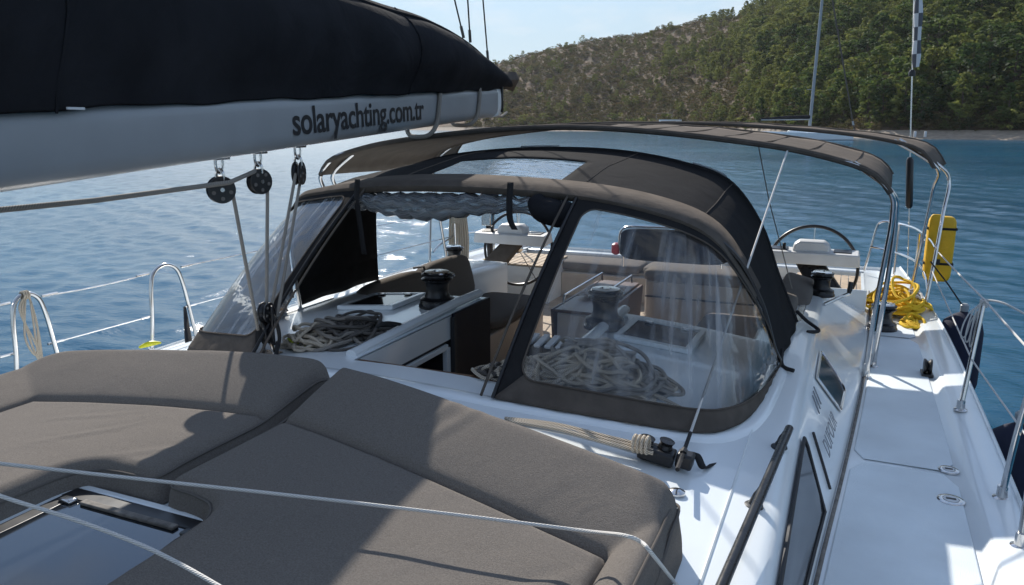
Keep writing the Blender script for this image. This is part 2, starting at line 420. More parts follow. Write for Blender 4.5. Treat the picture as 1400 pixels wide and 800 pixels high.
def make_hill():
    ph = np.linspace(R(-42), R(46), 240); d = np.concatenate([np.linspace(5.5, 240, 90), np.linspace(250, 450, 14)])
    A, D = np.meshgrid(ph, d); S = np.interp(A, PHI, SHORE); RR = S + D
    V = np.stack([CAM.x + RR * np.sin(A), RR * np.cos(A), terrain_h(A, D)], -1).reshape(-1, 3); n = len(ph)
    i, j = np.meshgrid(np.arange(len(d) - 1), np.arange(n - 1), indexing='ij'); a = (i * n + j).ravel()
    me = bpy.data.meshes.new('hillside'); me.from_pydata(V.tolist(), [], np.stack([a, a + 1, a + n + 1, a + n], -1).tolist())
    me.polygons.foreach_set('use_smooth', [True] * len(me.polygons))
    m = bpy.data.materials.new('dry_hill_soil'); m.use_nodes = True; N = m.node_tree.nodes; L = m.node_tree.links
    p = N['Principled BSDF']; p.inputs['Roughness'].default_value = 0.95; g = N.new('ShaderNodeNewGeometry')
    n1 = N.new('ShaderNodeTexNoise'); n1.inputs['Scale'].default_value = 0.22; n1.inputs['Detail'].default_value = 9; n1.inputs['Roughness'].default_value = 0.7
    L.new(g.outputs['Position'], n1.inputs['Vector'])
    r = N.new('ShaderNodeValToRGB'); e = r.color_ramp.elements
    e[0].position = 0.36; e[0].color = (0.045, 0.045, 0.020, 1); e[1].position = 0.70; e[1].color = (0.150, 0.078, 0.040, 1)
    x = e.new(0.5); x.color = (0.092, 0.056, 0.028, 1)
    L.new(n1.outputs['Fac'], r.inputs[0]); L.new(r.outputs[0], p.inputs['Base Color'])
    b = N.new('ShaderNodeBump'); b.inputs['Distance'].default_value = 1.5; b.inputs['Strength'].default_value = 0.8
    L.new(n1.outputs['Fac'], b.inputs['Height']); L.new(b.outputs[0], p.inputs['Normal'])
    me.materials.append(m); o = bpy.data.objects.new('hillside', me); col.objects.link(o); tag(o, kind='structure')
    # pebble beach: a strip of its own along the shoreline
    d = np.linspace(-9, 6.2, 8); A, D = np.meshgrid(ph, d); S = np.interp(A, PHI, SHORE); RR = S + D
    Z = np.where(D < 5.6, D * 0.22, terrain_h(A, D)) + 0.03 * np.sin(A * 900)
    V = np.stack([CAM.x + RR * np.sin(A), RR * np.cos(A), Z], -1).reshape(-1, 3)
    i, j = np.meshgrid(np.arange(len(d) - 1), np.arange(n - 1), indexing='ij'); a = (i * n + j).ravel()
    me = bpy.data.meshes.new('beach'); me.from_pydata(V.tolist(), [], np.stack([a, a + 1, a + n + 1, a + n], -1).tolist())
    me.polygons.foreach_set('use_smooth', [True] * len(me.polygons))
    mb = mat('pebble_beach', (0.27, 0.22, 0.17), 0.95, var=0.25, vscale=0.9)
    me.materials.append(mb); o = bpy.data.objects.new('beach', me); col.objects.link(o); tag(o, kind='structure')


make_hill()


def make_mountain():
    rows = []
    for k, (r, hs) in enumerate(((2900, 0), (3200, 0.55), (3500, 1.0), (4000, 0.4))):
        row = []
        for a in np.linspace(-34, -20, 40):
            prof = 0.0
            for c, w, h in ((-24.1, 1.3, 300), (-26.5, 2.6, 190), (-22.0, 2.0, 170), (-30, 3, 160)):
                prof = max(prof, h * max(0, 1 - abs(a - c) / w) ** 0.9)
            prof += 8 * math.sin(a * 9 + k); row.append(Vector((r * math.sin(R(a)), r * math.cos(R(a)), max(prof * hs, -2))))
        rows.append(row)
    mm = mat('far_forested_mountain', (0.07, 0.085, 0.05), 0.95, var=0.3, vscale=0.01)
    tag(MB().loft(rows).build('distant_mountain', mm), kind='structure')


make_mountain()

leaf_pine = leaf_mat('pine_needles', (0.034, 0.060, 0.020), (0.090, 0.130, 0.032), (0.190, 0.200, 0.050))
leaf_shrub = leaf_mat('scrub_leaves', (0.040, 0.055, 0.020), (0.082, 0.088, 0.030), (0.155, 0.110, 0.050))
leaf_bush = leaf_mat('shore_bush_leaves', (0.07, 0.095, 0.025), (0.12, 0.15, 0.04), (0.20, 0.20, 0.06), 0.6)
bark = mat('pine_bark', (0.085, 0.058, 0.042), 0.95, var=0.2, vscale=4)


def clump_mesh(name, nclump, nleaf, shape, leaf, seed, spread):
    r = np.random.default_rng(seed); vs = []; fs = []
    for c in range(nclump):
        ctr = shape(r); cs = spread * r.uniform(0.6, 1.3)
        nl = max(4, int(nleaf * r.uniform(0.7, 1.3)))
        for k in range(nl):
            d = r.normal(size=3); d /= np.linalg.norm(d); d[2] = abs(d[2]) * 0.9 if r.random() < 0.7 else d[2]
            p = ctr + d * cs * r.uniform(0.55, 1.0) * np.array([1, 1, 0.75])
            nn = d + r.normal(scale=0.55, size=3); nn /= np.linalg.norm(nn)
            u = np.cross(nn, [0.3, 0.2, 0.9]); u /= np.linalg.norm(u); w = np.cross(nn, u); s = leaf * r.uniform(0.6, 1.35)
            o = len(vs); vs += [p - u * s, p + w * s * 0.6, p + u * s, p - w * s * 0.6]; fs.append((o, o + 1, o + 2, o + 3))
    return np.array(vs), fs


def np_mesh(name, V, F, m):
    me = bpy.data.meshes.new(name); me.from_pydata(V.tolist() if hasattr(V, 'tolist') else V, [], F); me.materials.append(m); return me


def pine_shape(kind):
    def f(r):
        z = r.uniform(0.1, 1.0) ** 0.9
        if kind == 0: rad = 0.30 * (1 - z) ** 0.6 + 0.02
        elif kind == 1: rad = 0.36 * math.sqrt(max(0.02, 1 - ((z - 0.5) / 0.55) ** 2))
        else: rad = 0.27 * math.sqrt(max(0.03, 1 - ((z - 0.45) / 0.6) ** 2))
        a = r.uniform(0, 6.283); q = rad * math.sqrt(r.uniform(0.25, 1.0)) * r.uniform(0.7, 1.15)
        return np.array([q * math.cos(a), q * math.sin(a), z * 0.93 + 0.03])
    return f


def dome_shape(r):
    a = r.uniform(0, 6.283); z = r.uniform(0.05, 0.8); q = 0.55 * math.sqrt(max(0.05, 1 - (z / 0.95) ** 2)) * math.sqrt(r.uniform(0.1, 1))
    return np.array([q * math.cos(a), q * math.sin(a), z])


PINE = [clump_mesh('c', 62, 15, pine_shape(k % 3), 0.036, 20 + k, 0.085) for k in range(6)]
SHRUB = [clump_mesh('c', 13, 14, dome_shape, 0.085, 50 + k, 0.22) for k in range(5)]


def trunk_mesh(seed):
    r = random.Random(seed); mb = MB()
    lean = r.uniform(-0.05, 0.05)
    mb.tube([(0, 0, -0.06), (lean * 0.4, 0.01, 0.3), (lean, 0, 0.6), (lean * 0.8, 0, 0.88)], [0.022, 0.017, 0.011, 0.004], 6)
    for k in range(7):
        a = r.uniform(0, 6.28); z = r.uniform(0.15, 0.75); l = 0.25 * (1 - z * 0.7)
        mb.tube([(lean * z, 0, z), (lean * z + l * 0.6 * math.cos(a), l * 0.6 * math.sin(a), z + 0.06), (lean * z + l * math.cos(a), l * math.sin(a), z + 0.10)], [0.007, 0.005, 0.002], 4)
    me = bpy.data.meshes.new('trunk'); me.from_pydata(mb.v, [], mb.f); me.materials.append(bark); return me


def make_vegetation():
    pine_me = [np_mesh('crown', *PINE[k], leaf_pine) for k in range(6)]
    trunk_me = [trunk_mesh(k) for k in range(3)]
    shrub_me = [np_mesh('foliage', *SHRUB[k], leaf_shrub) for k in range(5)]
    bush_me = [np_mesh('foliage', *SHRUB[k], leaf_bush) for k in range(5)]
    r = np.random.default_rng(5)
    pines = []; shrubs = []; bushes = []

    cells = {}

    def taken(L, p, s):
        g = cells.setdefault(id(L), {}); cx, cy = int(p[0] // 6), int(p[1] // 6)
        for a in (-1, 0, 1):
            for b in (-1, 0, 1):
                for q in g.get((cx + a, cy + b), ()):
                    if (p[0] - q[0]) ** 2 + (p[1] - q[1]) ** 2 < s * s: return True
        g.setdefault((cx, cy), []).append(p); return False
    bpos = []
    # dense pines on the right slope, thinning to the left, a few on the dry slope
    pos = []
    for k in range(5600):
        ph = R(r.uniform(-25, 19)); deg = math.degrees(ph); d = 8 + 235 * r.uniform(0, 1) ** 1.25
        ramp = min(1.0, max(0.0, (deg + 13.0 - 3.0 * math.sin(d * 0.045) - 1.5 * math.sin(deg * 2.1)) / 8.5)); dens = 0.05 + 0.92 * ramp ** 1.4
        if d < 16: dens *= 0.45
        if r.random() > dens: continue
        hgt = r.uniform(3.2, 5.5) + ramp * r.uniform(2.5, 8.5)
        if deg > 2 and 14 < d < 45: hgt *= 1.15
        if d > 190: hgt *= 0.8
        p = terr_pt(ph, d)
        if taken(pos, p, hgt * 0.36): continue
        pos.append(p); pines.append((d, p, hgt, deg))
    spos = []
    for k in range(20000):
        ph = R(r.uniform(-27, 18)); deg = math.degrees(ph); d = 6 + 232 * r.uniform(0, 1) ** 1.2
        s = r.uniform(1.2, 3.1)
        if deg > -3.5 and d > 18 and r.random() > 0.45: continue
        p = terr_pt(ph, d)
        if taken(spos, p, s * 0.40): continue
        spos.append(p); shrubs.append((d, p, s, deg))
    for k in range(700):
        ph = R(r.uniform(-25, 18)); deg = math.degrees(ph); d = r.uniform(5.5, 19)
        s = r.uniform(2.0, 5.0) if deg > -4 else r.uniform(2.0, 4.2)
        p = terr_pt(ph, d)
        if taken(bpos, p, s * 0.42): continue
        bushes.append((d, p, s, deg))

    def show(b):           # apparent size
        return b[2] / math.hypot(b[1][0] - CAM.x, b[1][1])
    pines.sort(key=show, reverse=True); shrubs.sort(key=show, reverse=True)
    stuffV = []; stuffF = []; nV = 0

    def place(p, deg, d):
        u = 1170 + deg * 19
        side = ('near the sail bag' if u < 880 else 'left of the far mast' if u < 1085 else 'between far mast and pennant' if u < 1250 else 'right of the pennant')
        return ('near the shore ' if d < 25 else 'on the lower slope ' if d < 80 else 'halfway up the hill ' if d < 150 else 'high on the hill ') + side

    def pour(proto, p, sx, sz, ang):
        nonlocal nV
        V, F = proto; c, s = math.cos(ang), math.sin(ang)
        W = np.stack([(V[:, 0] * c - V[:, 1] * s) * sx + p[0], (V[:, 0] * s + V[:, 1] * c) * sx + p[1], V[:, 2] * sz + p[2] - 0.1], -1)
        stuffV.append(W); stuffF.append(np.array(F) + nV); nV += len(W)
    for k, (d, p, h, deg) in enumerate(pines[:300]):
        where = place(p, deg, d); size = 'tall' if h > 9.5 else ('small' if h < 6 else 'medium sized')
        t = thing('pine_tree', p, size + ' dark green pine ' + where, 'tree', 'pine trees, ' + size + ', ' + where)
        q = bpy.data.objects.new('trunk', trunk_me[k % 3]); col.objects.link(q); q.parent = t
        c = bpy.data.objects.new('crown', pine_me[int(r.integers(6))]); col.objects.link(c); c.parent = t
        w = h * r.uniform(0.9, 1.3); t.scale = (w, w, h); t.rotation_euler = (0, 0, r.uniform(0, 6.28))
    for (d, p, h, deg) in pines[300:]: pour(PINE[int(r.integers(6))], p, h * 1.1, h, r.uniform(0, 6.28))
    if stuffV:
        me = np_mesh('pine_wood', np.vstack(stuffV), np.vstack(stuffF).tolist(), leaf_pine)
        o = bpy.data.objects.new('pine_wood', me); col.objects.link(o); tag(o, kind='stuff')
    stuffV.clear(); stuffF.clear(); nV = 0
    for (d, p, s, deg) in shrubs[:200]:
        sm = s > 2.0
        o = bpy.data.objects.new('shrub', shrub_me[int(r.integers(5))]); col.objects.link(o); o.location = p
        o.scale = (s, s, s * r.uniform(0.75, 1.1)); o.rotation_euler = (0, 0, r.uniform(0, 6.28))
        w_ = place(p, deg, d); tag(o, ('large' if sm else 'small') + ' olive shrub ' + w_, 'shrub', 'hillside shrubs' + (', large, ' if sm else ', small, ') + w_)
    for (d, p, s, deg) in shrubs[200:]: pour(SHRUB[int(r.integers(5))], p, s, s * r.uniform(0.75, 1.1), r.uniform(0, 6.28))
    me = np_mesh('scrub', np.vstack(stuffV), np.vstack(stuffF).tolist(), leaf_shrub)
    o = bpy.data.objects.new('scrub', me); col.objects.link(o); tag(o, kind='stuff')
    for (d, p, s, deg) in bushes[:100]:
        o = bpy.data.objects.new('shrub', bush_me[int(r.integers(5))]); col.objects.link(o); o.location = p
        o.scale = (s, s, s * r.uniform(0.7, 1.15)); o.rotation_euler = (0, 0, r.uniform(0, 6.28))
        w_ = place(p, deg, d).replace('near the shore', 'at the water edge'); z_ = 'tall' if s > 2.4 else 'low'; tag(o, z_ + ' yellow green bush ' + w_, 'shrub', 'shore bushes, ' + z_ + ', ' + w_)


make_vegetation()

# ------------------------------------------------------------------ the yacht: hull, deck, coachroof, cockpit
def sm(x, xs, ys):
    """smooth interpolation through a few stations"""
    xs = np.array(xs, float); ys = np.array(ys, float); m = np.gradient(ys, xs)
    i = int(np.clip(np.searchsorted(xs, x) - 1, 0, len(xs) - 2)); h = xs[i + 1] - xs[i]; t = min(max((x - xs[i]) / h, 0), 1)
    return float((2 * t**3 - 3 * t**2 + 1) * ys[i] + (t**3 - 2 * t**2 + t) * h * m[i] + (-2 * t**3 + 3 * t**2) * ys[i + 1] + (t**3 - t**2) * h * m[i + 1])


def beam(y): return sm(y, [-7.5, -5, -2.5, 0, 3, 5, 7, 8.3, 9.4], [0.05, 1.35, 2.15, 2.47, 2.57, 2.585, 2.56, 2.48, 2.40])
def xbase(y): return sm(y, [-3, 0, 2.7, 3.75, 5.9, 8.4], [1.35, 1.66, 1.80, 1.88, 2.01, 2.05])
def roof(x): return 1.72 + 0.13 * max(0.0, 1 - (x / 1.6) ** 2)


YB = -7.5
yacht = thing('sailing_yacht', (0, 0, 0), 'large white sailing yacht under our feet with its deck stretching aft', 'sailing yacht')
ys = list(np.arange(-7.5, 9.41, 0.26)) + [9.4]
rows = []
for y in ys:
    b = beam(y); w = b * 0.93
    half = [(b - 0.0, 1.385), (b + 0.012, 1.36), (b + 0.008, 1.30), (b * 0.99, 0.9), (w, 0.3), (w * 0.93, -0.05), (w * 0.6, -0.35), (0, -0.5)]
    rows.append([Vector((x, y, z)) for x, z in half] + [Vector((-x, y, z)) for x, z in half[::-1][1:]])
hull = MB().loft(rows)
last = rows[-1]; n0 = len(hull.v); hull.add(last, [tuple(range(len(last)))])
hull.build('hull', M['gel'], yacht, angle=50)

# decks: side decks left and right, from cabin side to gunwale
for sgn in (1, -1):
    rows = []; strip = []
    for y in ys:
        b = beam(y); xi = max(b - 0.185, 0.02); xb = xbase(y) - 0.03 if y > -3 else 0.0
        xb = min(xb, xi - 0.01)
        sec = [(xb, 1.36), (xb + (xi - xb) * 0.06, 1.352), (xb + (xi - xb) * 0.5, 1.352), (xi - 0.005, 1.350), (xi + 0.025, 1.382), (xi + 0.04, 1.388), (b - 0.02, 1.402), (b, 1.392), (b + 0.004, 1.38)]
        rows.append([Vector((sgn * x, y, z)) for x, z in (sec if sgn > 0 else sec[::-1])])
        if y > -2.4 and y < 8.3: strip.append(Vector((sgn * (xbase(y) + 0.012), y, 1.358)))
    MB().loft(rows).build('side_deck', M['gel'], yacht, angle=60)
    MB().tube(strip, 0.009, 6).build('deck_joint', M['joint_brown'], yacht)  # thin brown-grey strip along the foot of the cabin side
    for y0, y1 in ((-2.3, 1.15), (1.19, 3.84), (3.88, 6.35), (6.39, 8.0)):     # moulded non-slip panels
        pr_ = []
        for y in np.linspace(y0, y1, 24):
            e = min(1.0, min(y - y0, y1 - y) / 0.05); ins = 0.05 * (1 - math.sqrt(max(0, 1 - (1 - e) ** 2)))
            x0_, x1_ = xbase(y) + 0.035 + ins, beam(y) - 0.215 - ins
            pr_.append([Vector((sgn * (x0_ + (x1_ - x0_) * f), y, 1.3575 - (0.003 if f in (0, 1) else 0))) for f in ((0, 0.01, 0.35, 0.65, 0.99, 1) if sgn > 0 else (1, 0.99, 0.65, 0.35, 0.01, 0))])
        MB().loft(pr_).build('deck_panel', M['nonskid'], yacht, angle=30)
    # low toe rail cap along the gunwale
    MB().tube([Vector((sgn * (beam(y) - 0.012), y, 1.402)) for y in ys if y > -7], 0.012, 6, flat=0.8).build('toe_rail', M['gel'], yacht)

# coachroof with the companionway cut out of it
CX0, CX1, CY0, CY1 = -0.31, 0.57, 2.93, 4.42
gx = sorted(set(list(np.linspace(-1.6, 1.6, 33)) + [CX0, CX1])); gy = sorted(set(list(np.linspace(-2.5, 4.42, 40)) + [CY0, CY1]))
mb = MB(); vs = [Vector((x, y, roof(x) - max(0, (-1.6 - y)) * 0.35)) for y in gy for x in gx]; nx = len(gx); fs = []
for i in range(len(gy) - 1):
    for j in range(nx - 1):
        cx, cy = (gx[j] + gx[j + 1]) / 2, (gy[i] + gy[i + 1]) / 2
        if CX0 < cx < CX1 and CY0 < cy < CY1: continue
        fs.append((i * nx + j, i * nx + j + 1, (i + 1) * nx + j + 1, (i + 1) * nx + j))
mb.add(vs, fs)
for sgn in (1, -1):           # sides run on aft as cockpit coamings
    rows = []
    for y in list(np.linspace(-2.5, 7.05, 60)):
        xb = xbase(y); drop = max(0, (-1.6 - y)) * 0.35; ca = max(0.0, min(1.0, (y - 4.8) / 3.4)); sink = 0.22 * ca
        e = 1.60 - 0.0 * ca
        sec = [(1.60, 1.72), (1.645, 1.714), (1.675, 1.700), (1.695, 1.676), (1.715, 1.63), (1.70 + (xb - 1.70) * 0.55, 1.50), (xb - 0.025, 1.41), (xb - 0.006, 1.375), (xb, 1.352)]
        sec = [(x, max(1.352, z - (drop + sink) * ((z - 1.352) / 0.368))) for x, z in sec]
        rows.append([Vector((sgn * x, y, z)) for x, z in (sec if sgn < 0 else sec[::-1])])
    mb.loft(rows)
mb.build('coachroof', M['gel'], yacht, angle=50)
for sgn in (1, -1):
    rows = []
    for y in np.linspace(4.42, 7.05, 26):
        sink = 0.22 * max(0.0, min(1.0, (y - 4.8) / 3.4))
        xi = 1.34
        sec = [(xi, 0.92), (xi - 0.005, 1.66 - sink), (xi + 0.015, 1.71 - sink), (xi + 0.05, 1.722 - sink), (1.60, 1.72 - sink * 0.99)]
        rows.append([Vector((sgn * x, y, z)) for x, z in (sec if sgn > 0 else sec[::-1])])
    c = MB().loft(rows)
    c.build('cockpit_coaming', M['gel'], yacht, angle=50)
    MB().box((sgn * 1.675, 7.055, 1.24), (0.67, 0.03, 0.66)).build('coaming_end', M['gel'], yacht, bevel=0.008)
    MB().box((sgn * 2.005, 8.1, 1.12), (0.03, 2.1, 0.46)).build('helm_well_side', M['gel'], yacht)

# moulded upstand that carries the sprayhood
def base_curve(n=97):
    half = [(1.535, 4.0), (1.53, 3.66), (1.51, 3.30), (1.46, 3.04), (1.34, 2.865), (1.0, 2.765), (0.57, 2.71), (0.0, 2.72)]
    P = [Vector((-x, y + 0.04, 0)) for x, y in half[:-1]] + [Vector((0.0, 2.72, 0))] + [Vector((x, y, 0)) for x, y in half[:-1][::-1]]
    Q = resample(catmull(P, 10), n)
    for q in Q: q.z = roof(q.x) + 0.012
    return Q


BASE = base_curve()
rows = []
for i, q in enumerate(BASE):
    t = (BASE[min(i + 1, 96)] - BASE[max(i - 1, 0)]); t.z = 0; t.normalize(); o = Vector((t.y, -t.x, 0))   # outward (forward)
    pr = [(0.075, -0.016), (0.05, 0.004), (0.030, 0.011), (0.0, 0.012), (-0.03, 0.010), (-0.05, -0.016)]
    rows.append([Vector((q.x + o.x * a, q.y + o.y * a, roof(q.x + o.x * a) + h)) for a, h in pr])
MB().loft(rows).build('sprayhood_upstand', M['gel'], yacht, angle=70)

# companionway well: side walls, front, sill, interior shade painted near-black
def panel_x(x, y0, y1, z0, z1, t=0.02): return MB().box((x, (y0 + y1) / 2, (z0 + z1) / 2), (t, y1 - y0, z1 - z0))
MB().box((CX0 - 0.012, 3.675, 1.765), (0.02, 1.49, 0.14)).build('companionway_wall', M['gel'], yacht)
MB().box((CX0 - 0.010, 3.41, 1.655), (0.024, 0.94, 0.035)).build('wall_rim', M['gel'], yacht, bevel=0.006)
MB().box((CX0 - 0.03, 3.41, 1.686), (0.03, 0.94, 0.026)).build('wall_gap', M['darkgap'], yacht)
MB().box((CX1 + 0.012, 3.675, 1.38), (0.02, 1.49, 0.9)).build('companionway_wall', M['gel'], yacht)
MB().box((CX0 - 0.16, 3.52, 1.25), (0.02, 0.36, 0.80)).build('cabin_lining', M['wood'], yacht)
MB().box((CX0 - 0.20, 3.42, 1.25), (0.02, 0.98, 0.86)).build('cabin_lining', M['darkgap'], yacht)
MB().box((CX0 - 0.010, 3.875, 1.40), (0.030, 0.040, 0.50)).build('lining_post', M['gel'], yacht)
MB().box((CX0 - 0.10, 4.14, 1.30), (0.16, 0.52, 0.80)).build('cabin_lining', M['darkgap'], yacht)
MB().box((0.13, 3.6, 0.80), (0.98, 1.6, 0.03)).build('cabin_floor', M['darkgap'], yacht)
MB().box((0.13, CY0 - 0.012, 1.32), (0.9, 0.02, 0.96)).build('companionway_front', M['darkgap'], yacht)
sill = MB().box((0.13, CY0 + 0.012, 1.835), (0.86, 0.034, 0.020)); sill.build('companionway_sill', M['wood'], yacht, bevel=0.004)
# raised rails each side of the sliding hatch
for x in (CX0 - 0.05, CX1 + 0.05):
    MB().tube([(x, 2.98, roof(x) + 0.006), (x, 3.5, roof(x) + 0.022), (x, 4.1, roof(x) + 0.034), (x, 4.40, roof(x) + 0.03)], 0.027, 10, flat=1.2).build('hatch_rail', M['gel'], yacht)
# aft bulkhead of the cabin
for x0, x1, z0 in ((-1.58, CX0, 0.9), (CX1, 1.58, 0.9)):
    vs = []; nseg = 8
    top = [Vector((x0 + (x1 - x0) * k / nseg, 4.425, roof(x0 + (x1 - x0) * k / nseg) - 0.004)) for k in range(nseg + 1)]
    b_ = [Vector((p.x, 4.425, z0)) for p in top]
    MB().loft([b_, top]).build('cabin_bulkhead', M['gel'], yacht, solid=0.02)
MB().box((CX0 + 0.012, 4.17, 1.47), (0.022, 0.50, 0.76)).build('washboard', M['dark_board'], yacht, bevel=0.004)
MB().box((CX0 + 0.016, 3.92, 1.60), (0.026, 0.03, 0.46)).build('washboard_slide', M['darkgap'], yacht)

# cockpit
MB().box((0, 5.85, 0.885), (2.70, 2.5, 0.03)).build('cockpit_sole', M['teak'], yacht)
MB().box((0, 8.2, 0.885), (4.0, 2.2, 0.03)).build('cockpit_sole', M['teak'], yacht)
for sgn in (1, -1):
    MB().box((sgn * 1.06, 5.55, 1.085), (0.56, 2.20, 0.37)).build('cockpit_seat', M['seatface'], yacht, bevel=0.012)
    MB().box((sgn * 0.785, 5.2, 1.12), (0.012, 0.5, 0.2)).build('locker_lid', M['seatface'], yacht, bevel=0.004)
    mb = MB()
MB().box((0.0, 9.33, 1.12), (4.7, 0.16, 0.46)).build('transom', M['gel'], yacht, bevel=0.02)
MB().box((0, 8.95, 1.05), (2.66, 0.60, 0.30)).build('stern_locker', M['seatface'], yacht, bevel=0.012)
for sgn in (1, -1):   # teak planked helm seats on the quarters
    for k in range(9):
        MB().box((sgn * (1.385 + 0.075 * k), 8.55, 1.337), (0.068, 0.80, 0.022)).build('plank', M['teak'], yacht, bevel=0.003)
    MB().box((sgn * 1.685, 8.55, 1.318), (0.70, 0.84, 0.016)).build('quarter_deck', M['gel'], yacht)
    MB().box((sgn * 1.685, 8.15, 1.105), (0.66, 0.03, 0.41)).build('helm_seat_face', M['gel'], yacht)
    MB().box((sgn * 1.345, 8.58, 1.105), (0.03, 0.80, 0.41)).build('helm_seat_face', M['gel'], yacht)

# portlights on the cabin side and coaming, lettering
def side_pt(y, f, off=0.004):
    """point on the port cabin side at station y, f = 0 at the deck, 1 at the roof edge"""
    xb = xbase(y); sink = 0.22 * max(0.0, min(1.0, (y - 4.8) / 3.4))
    P = [(xb - 0.006, 1.375), (xb - 0.025, 1.41), (1.70 + (xb - 1.70) * 0.55, 1.50), (1.715, 1.63), (1.695, 1.676)]
    P = [(x, max(1.352, z - sink * ((z - 1.352) / 0.368))) for x, z in P]
    ts = [0, 0.12, 0.42, 0.85, 1.0]
    x = float(np.interp(f, ts, [p[0] for p in P])); z = float(np.interp(f, ts, [p[1] for p in P]))
    return Vector((x + off, y, z + off * 0.45))


def side_window(name, y0, y1, f0, f1, nose, m, fm, thick=0.012, rr=0.02):
    rows = []; fr = []
    n = 22
    for i in range(n + 1):
        t = i / n; y = y0 + (y1 - y0) * t
        lo, hi = f0, f1
        if t > 1 - nose:
            q = (t - (1 - nose)) / nose; lo = f0 + (f1 - f0) * 0.96 * q ** 1.6 * 0.9
        rows.append([side_pt(y, lo + (hi - lo) * k / 6, thick) for k in range(7)])
    o = MB().loft(rows).build(name, m, yacht, angle=60)
    edge = [r[0] for r in rows] + [rows[-1][k] for k in range(1, 7)] + [r[-1] for r in rows[::-1][1:]] + [rows[0][k] for k in range(5, 0, -1)]
    MB().tube(edge, 0.008, 6, closed=True).build('window_frame', fm, o)
    return o


side_window('cabin_window', 0.2, 3.26, 0.11, 0.94, 0.035, M['glass_dark'], M['darkgap'])
side_window('coaming_window', 4.22, 4.74, 0.30, 0.84, 0.35, M['glass_dark'], M['steel'], 0.010)
MB().tube([side_pt(3.36, 0.10, 0.006), side_pt(3.42, 0.40, 0.006), side_pt(3.52, 0.72, 0.006)], 0.006, 6).build('moulded_line', M['darkgap'], yacht)


def text_mesh(name, body, size, m, ext=0.0015, spacing=1.0, shear=0.0, bold=0.0):
    cu = bpy.data.curves.new(name, 'FONT'); cu.body = body; cu.size = size; cu.extrude = ext; cu.space_character = spacing; cu.shear = shear; cu.offset = bold
    cu.align_x = 'LEFT'; o = bpy.data.objects.new(name + '_curve', cu); col.objects.link(o)
    dg = bpy.context.evaluated_depsgraph_get(); me = bpy.data.meshes.new_from_object(o.evaluated_get(dg))
    bpy.data.objects.remove(o, do_unlink=True); me.name = name; me.materials.clear(); me.materials.append(m)
    return me


def put_text(me, name, parent, origin, ex, ey):
    """lay flat lettering so that its x runs along ex and its up along ey"""
    ex = Vector(ex).normalized(); ez = ex.cross(Vector(ey)).normalized(); ey = ez.cross(ex)
    Mx = Matrix((ex, ey, ez)).transposed().to_4x4(); me.transform(Mx)
    o = bpy.data.objects.new(name, me); col.objects.link(o); o.parent = parent
    o.location = Vector(origin) - (wloc(parent) if parent else Vector()); return o


a0 = side_pt(3.52, 0.34, 0.012); a1 = side_pt(4.15, 0.34, 0.012); b0 = side_pt(3.52, 0.60, 0.012)
put_text(text_mesh('lettering', 'DUFOUR', 0.105, M['greyink'], 0.001, 1.15, 0.25), 'lettering', yacht, a0 + Vector((0.006, 0, 0.0)), a1 - a0, b0 - a0)
for k in range(3):
    y = 3.86 + k * 0.07
    MB().tube([side_pt(y - 0.03, 0.66, 0.005), side_pt(y + 0.05, 0.86, 0.005)], 0.0035, 5).build('emblem_stroke', M['greyink'], yacht)

# deck hatches
def deck_hatch(cx, cy, sx, sy, rot=0.0, h=0.03, m=None):
    z = roof(cx); slope = -(roof(cx + 0.02) - roof(cx - 0.02)) / 0.04
    rm = Matrix.Rotation(slope, 3, 'Y') @ Matrix.Rotation(rot, 3, 'Z')
    fr = MB(); w = 0.035
    for dx, dy, ax, ay in ((sx / 2 - w / 2, 0, w, sy), (-sx / 2 + w / 2, 0, w, sy), (0, sy / 2 - w / 2, sx - 2 * w, w), (0, -sy / 2 + w / 2, sx - 2 * w, w)):
        fr.box(Vector((cx, cy, z + h / 2)) + rm @ Vector((dx, dy, 0)), (ax, ay, h), rm)
    o = fr.build('deck_hatch', M['gel'], yacht, bevel=0.006)
    MB().box(Vector((cx, cy, z + h * 0.35)), (sx - 2 * w, sy - 2 * w, h * 0.9), rm).build('hatch_pane', m or M['glass_dark'], o, bevel=0.004)
    for k in (-1, 1):
        MB().box(Vector((cx, cy, z + h)) + rm @ Vector((k * sx * 0.25, sy / 2 - 0.06, 0.001)), (0.05, 0.03, 0.012), rm).build('hatch_handle', M['steel'], o, bevel=0.004)
    return o


deck_hatch(-0.94, 4.15, 0.42, 0.42)
deck_hatch(0.92, 4.05, 0.42, 0.42)
# big hatch in the well between the sun pads
o = MB()
for c, s_ in (((0.06, 1.445, 1.862), (0.68, 0.030, 0.040)), ((0.385, 0.80, 1.858), (0.030, 1.26, 0.040)), ((-0.265, 0.80, 1.858), (0.030, 1.26, 0.040)), ((0.06, 0.155, 1.862), (0.68, 0.030, 0.040))): o.box(c, s_)
oh = o.build('deck_hatch', M['gel'], yacht, bevel=0.008)
o = MB()
for c, s_ in (((0.06, 1.405, 1.872), (0.62, 0.050, 0.022)), ((0.345, 0.80, 1.872), (0.050, 1.16, 0.022)), ((-0.225, 0.80, 1.872), (0.050, 1.16, 0.022)), ((0.06, 0.195, 1.872), (0.62, 0.050, 0.022))): o.box(c, s_)
o.build('hatch_border', M['black'], oh, bevel=0.003)
MB().box((0.06, 0.80, 1.871), (0.52, 1.16, 0.020)).build('hatch_pane', M['hatch'], oh, bevel=0.003)
MB().box((0.03, 1.368, 1.886), (0.36, 0.022, 0.010)).build('hatch_seal', M['joint_brown'], oh, bevel=0.003)
for xx in (-0.20, 0.27): MB().box((xx, 1.36, 1.886), (0.05, 0.030, 0.012)).build('hatch_handle', M['steel'] if xx < 0 else M['black'], oh, bevel=0.005)
